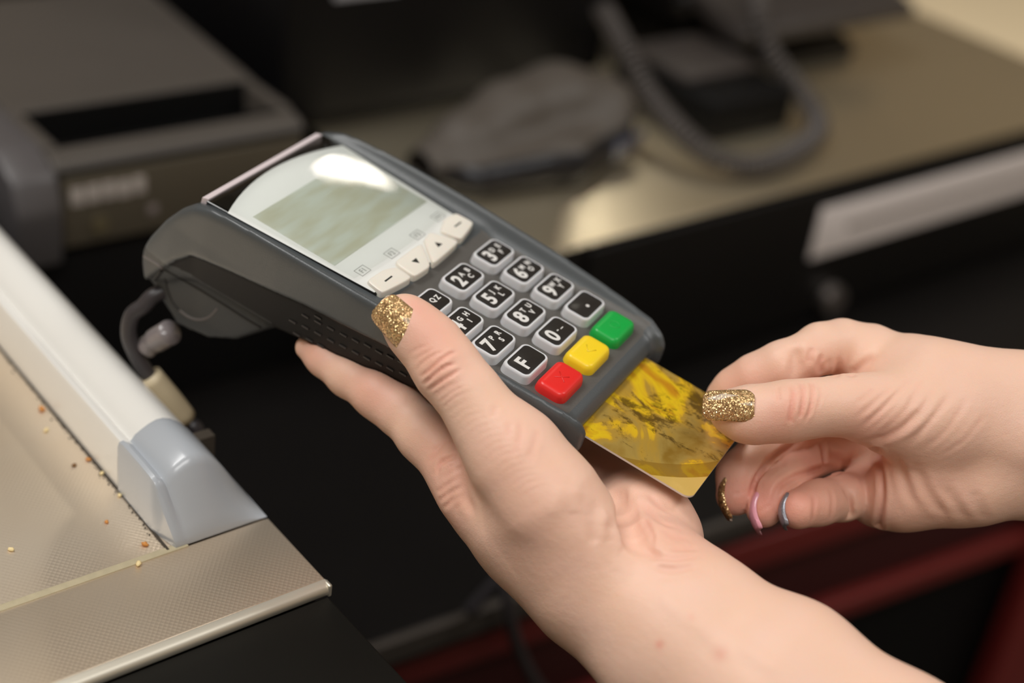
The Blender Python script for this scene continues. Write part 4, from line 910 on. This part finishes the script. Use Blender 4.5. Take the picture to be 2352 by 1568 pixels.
pg.matrix_parent_inverse = TM.inverted(); pg['label'] = 'grey cable plug below the head of the terminal'
pw = cable('power_cord', [np.array([.415, .452, .7135]), pl(1155, 1325, 1, .4440), pl(1163, 1352, 1, .4385), pl(1172, 1420, 1, .434), pl(1195, 1500, 1, .431), pl(1235, 1575, 1, .43), pl(1300, 1680, 1, .43), np.array([.50, .43, .45]), np.array([.52, .43, .1])], .0036, M_cab)
tag(pw, 'dark cord hanging over the edge of the desk below the forearm', 'cord')

# ------------------------------------------------------------------ room
def st(o): o['kind'] = 'structure'; return o
M_wall = mat('wall_warm', srgb(208, 192, 166), .8); M_floor = mat('floor_tile', srgb(70, 66, 62), .5, noise=.1, nscale=3); M_ceil = mat('ceiling_white', srgb(226, 220, 208), .8)
st(box('floor', (-2.5, 3.6, -2.4, 3.8, -.05, 0), M_floor)); st(box('ceiling', (-2.5, 3.6, -2.4, 3.8, 2.9, 2.95), M_ceil))
st(box('wall_back', (-2.5, 3.6, 3.8, 3.85, 0, 2.9), M_wall)); st(box('wall_right', (3.6, 3.65, -2.4, 3.8, 0, 2.9), M_wall)); st(box('wall_left', (-2.55, -2.5, -2.4, 3.8, 0, 2.9), M_wall)); st(box('wall_front', (-2.5, 3.6, -2.45, -2.4, 0, 2.9), M_wall))
def lamp(x, y, sx, sy, power, colr, label, z=2.86):
    e = box('ceiling_light', (x-sx/2-.03, x+sx/2+.03, y-sy/2-.03, y+sy/2+.03, z+.008, z+.038), M_ceil, None, .004); tag(e, label, 'light', 'ceiling lights over the checkout')
    ld = bpy.data.lights.new('lamp_panel', 'AREA'); ld.shape = 'RECTANGLE'; ld.size = sx; ld.size_y = sy; ld.energy = power; ld.color = colr
    lo = bpy.data.objects.new('lamp_panel', ld); COL.objects.link(lo); lo.location = (x, y, z); return lo
WARM = (1, .93, .80); NEUT = (1, .985, .965)
lamp(1.975, 2.045, .22, .075, 5, WARM, 'slim ceiling light at the far right over the checkout')
lamp(-.5, .9, 1.2, .6, 54, NEUT, 'long ceiling light above and left of the checkout')
lamp(-.4, -.8, 1.4, .7, 46, NEUT, 'added long fill light behind the photographer')  # unseen fill, enlarged to brighten the drawer label and hand sides
lamp(2.0, -.6, .9, .6, 32, NEUT, 'added fill light far to the right of the hands')  # unseen lamp, set out here to brighten the drawer front
wd = bpy.data.worlds.new('world'); bpy.context.scene.world = wd; wd.use_nodes = True; bg = wd.node_tree.nodes['Background']; bg.inputs[0].default_value = (.92, .9, .86, 1); bg.inputs[1].default_value = .12

# ------------------------------------------------------------------ camera
cd = bpy.data.cameras.new('camera'); cd.sensor_width = 36; cd.lens = FPX/2352*36; cd.clip_start = .01; cd.clip_end = 50
co = bpy.data.objects.new('camera', cd); COL.objects.link(co)
mw = np.eye(4); mw[:3, :3] = M; mw[:3, 3] = CAM; co.matrix_world = Matrix(mw.tolist())
cd.dof.use_dof = True; cd.dof.focus_distance = .486; cd.dof.aperture_fstop = 4.3
sc = bpy.context.scene; sc.camera = co
sc.view_settings.view_transform = 'Standard'; sc.view_settings.look = 'None'; sc.view_settings.exposure = -0.92; sc.view_settings.gamma = 1; sc.view_settings.use_curve_mapping = False
sc.cycles.max_bounces = 8
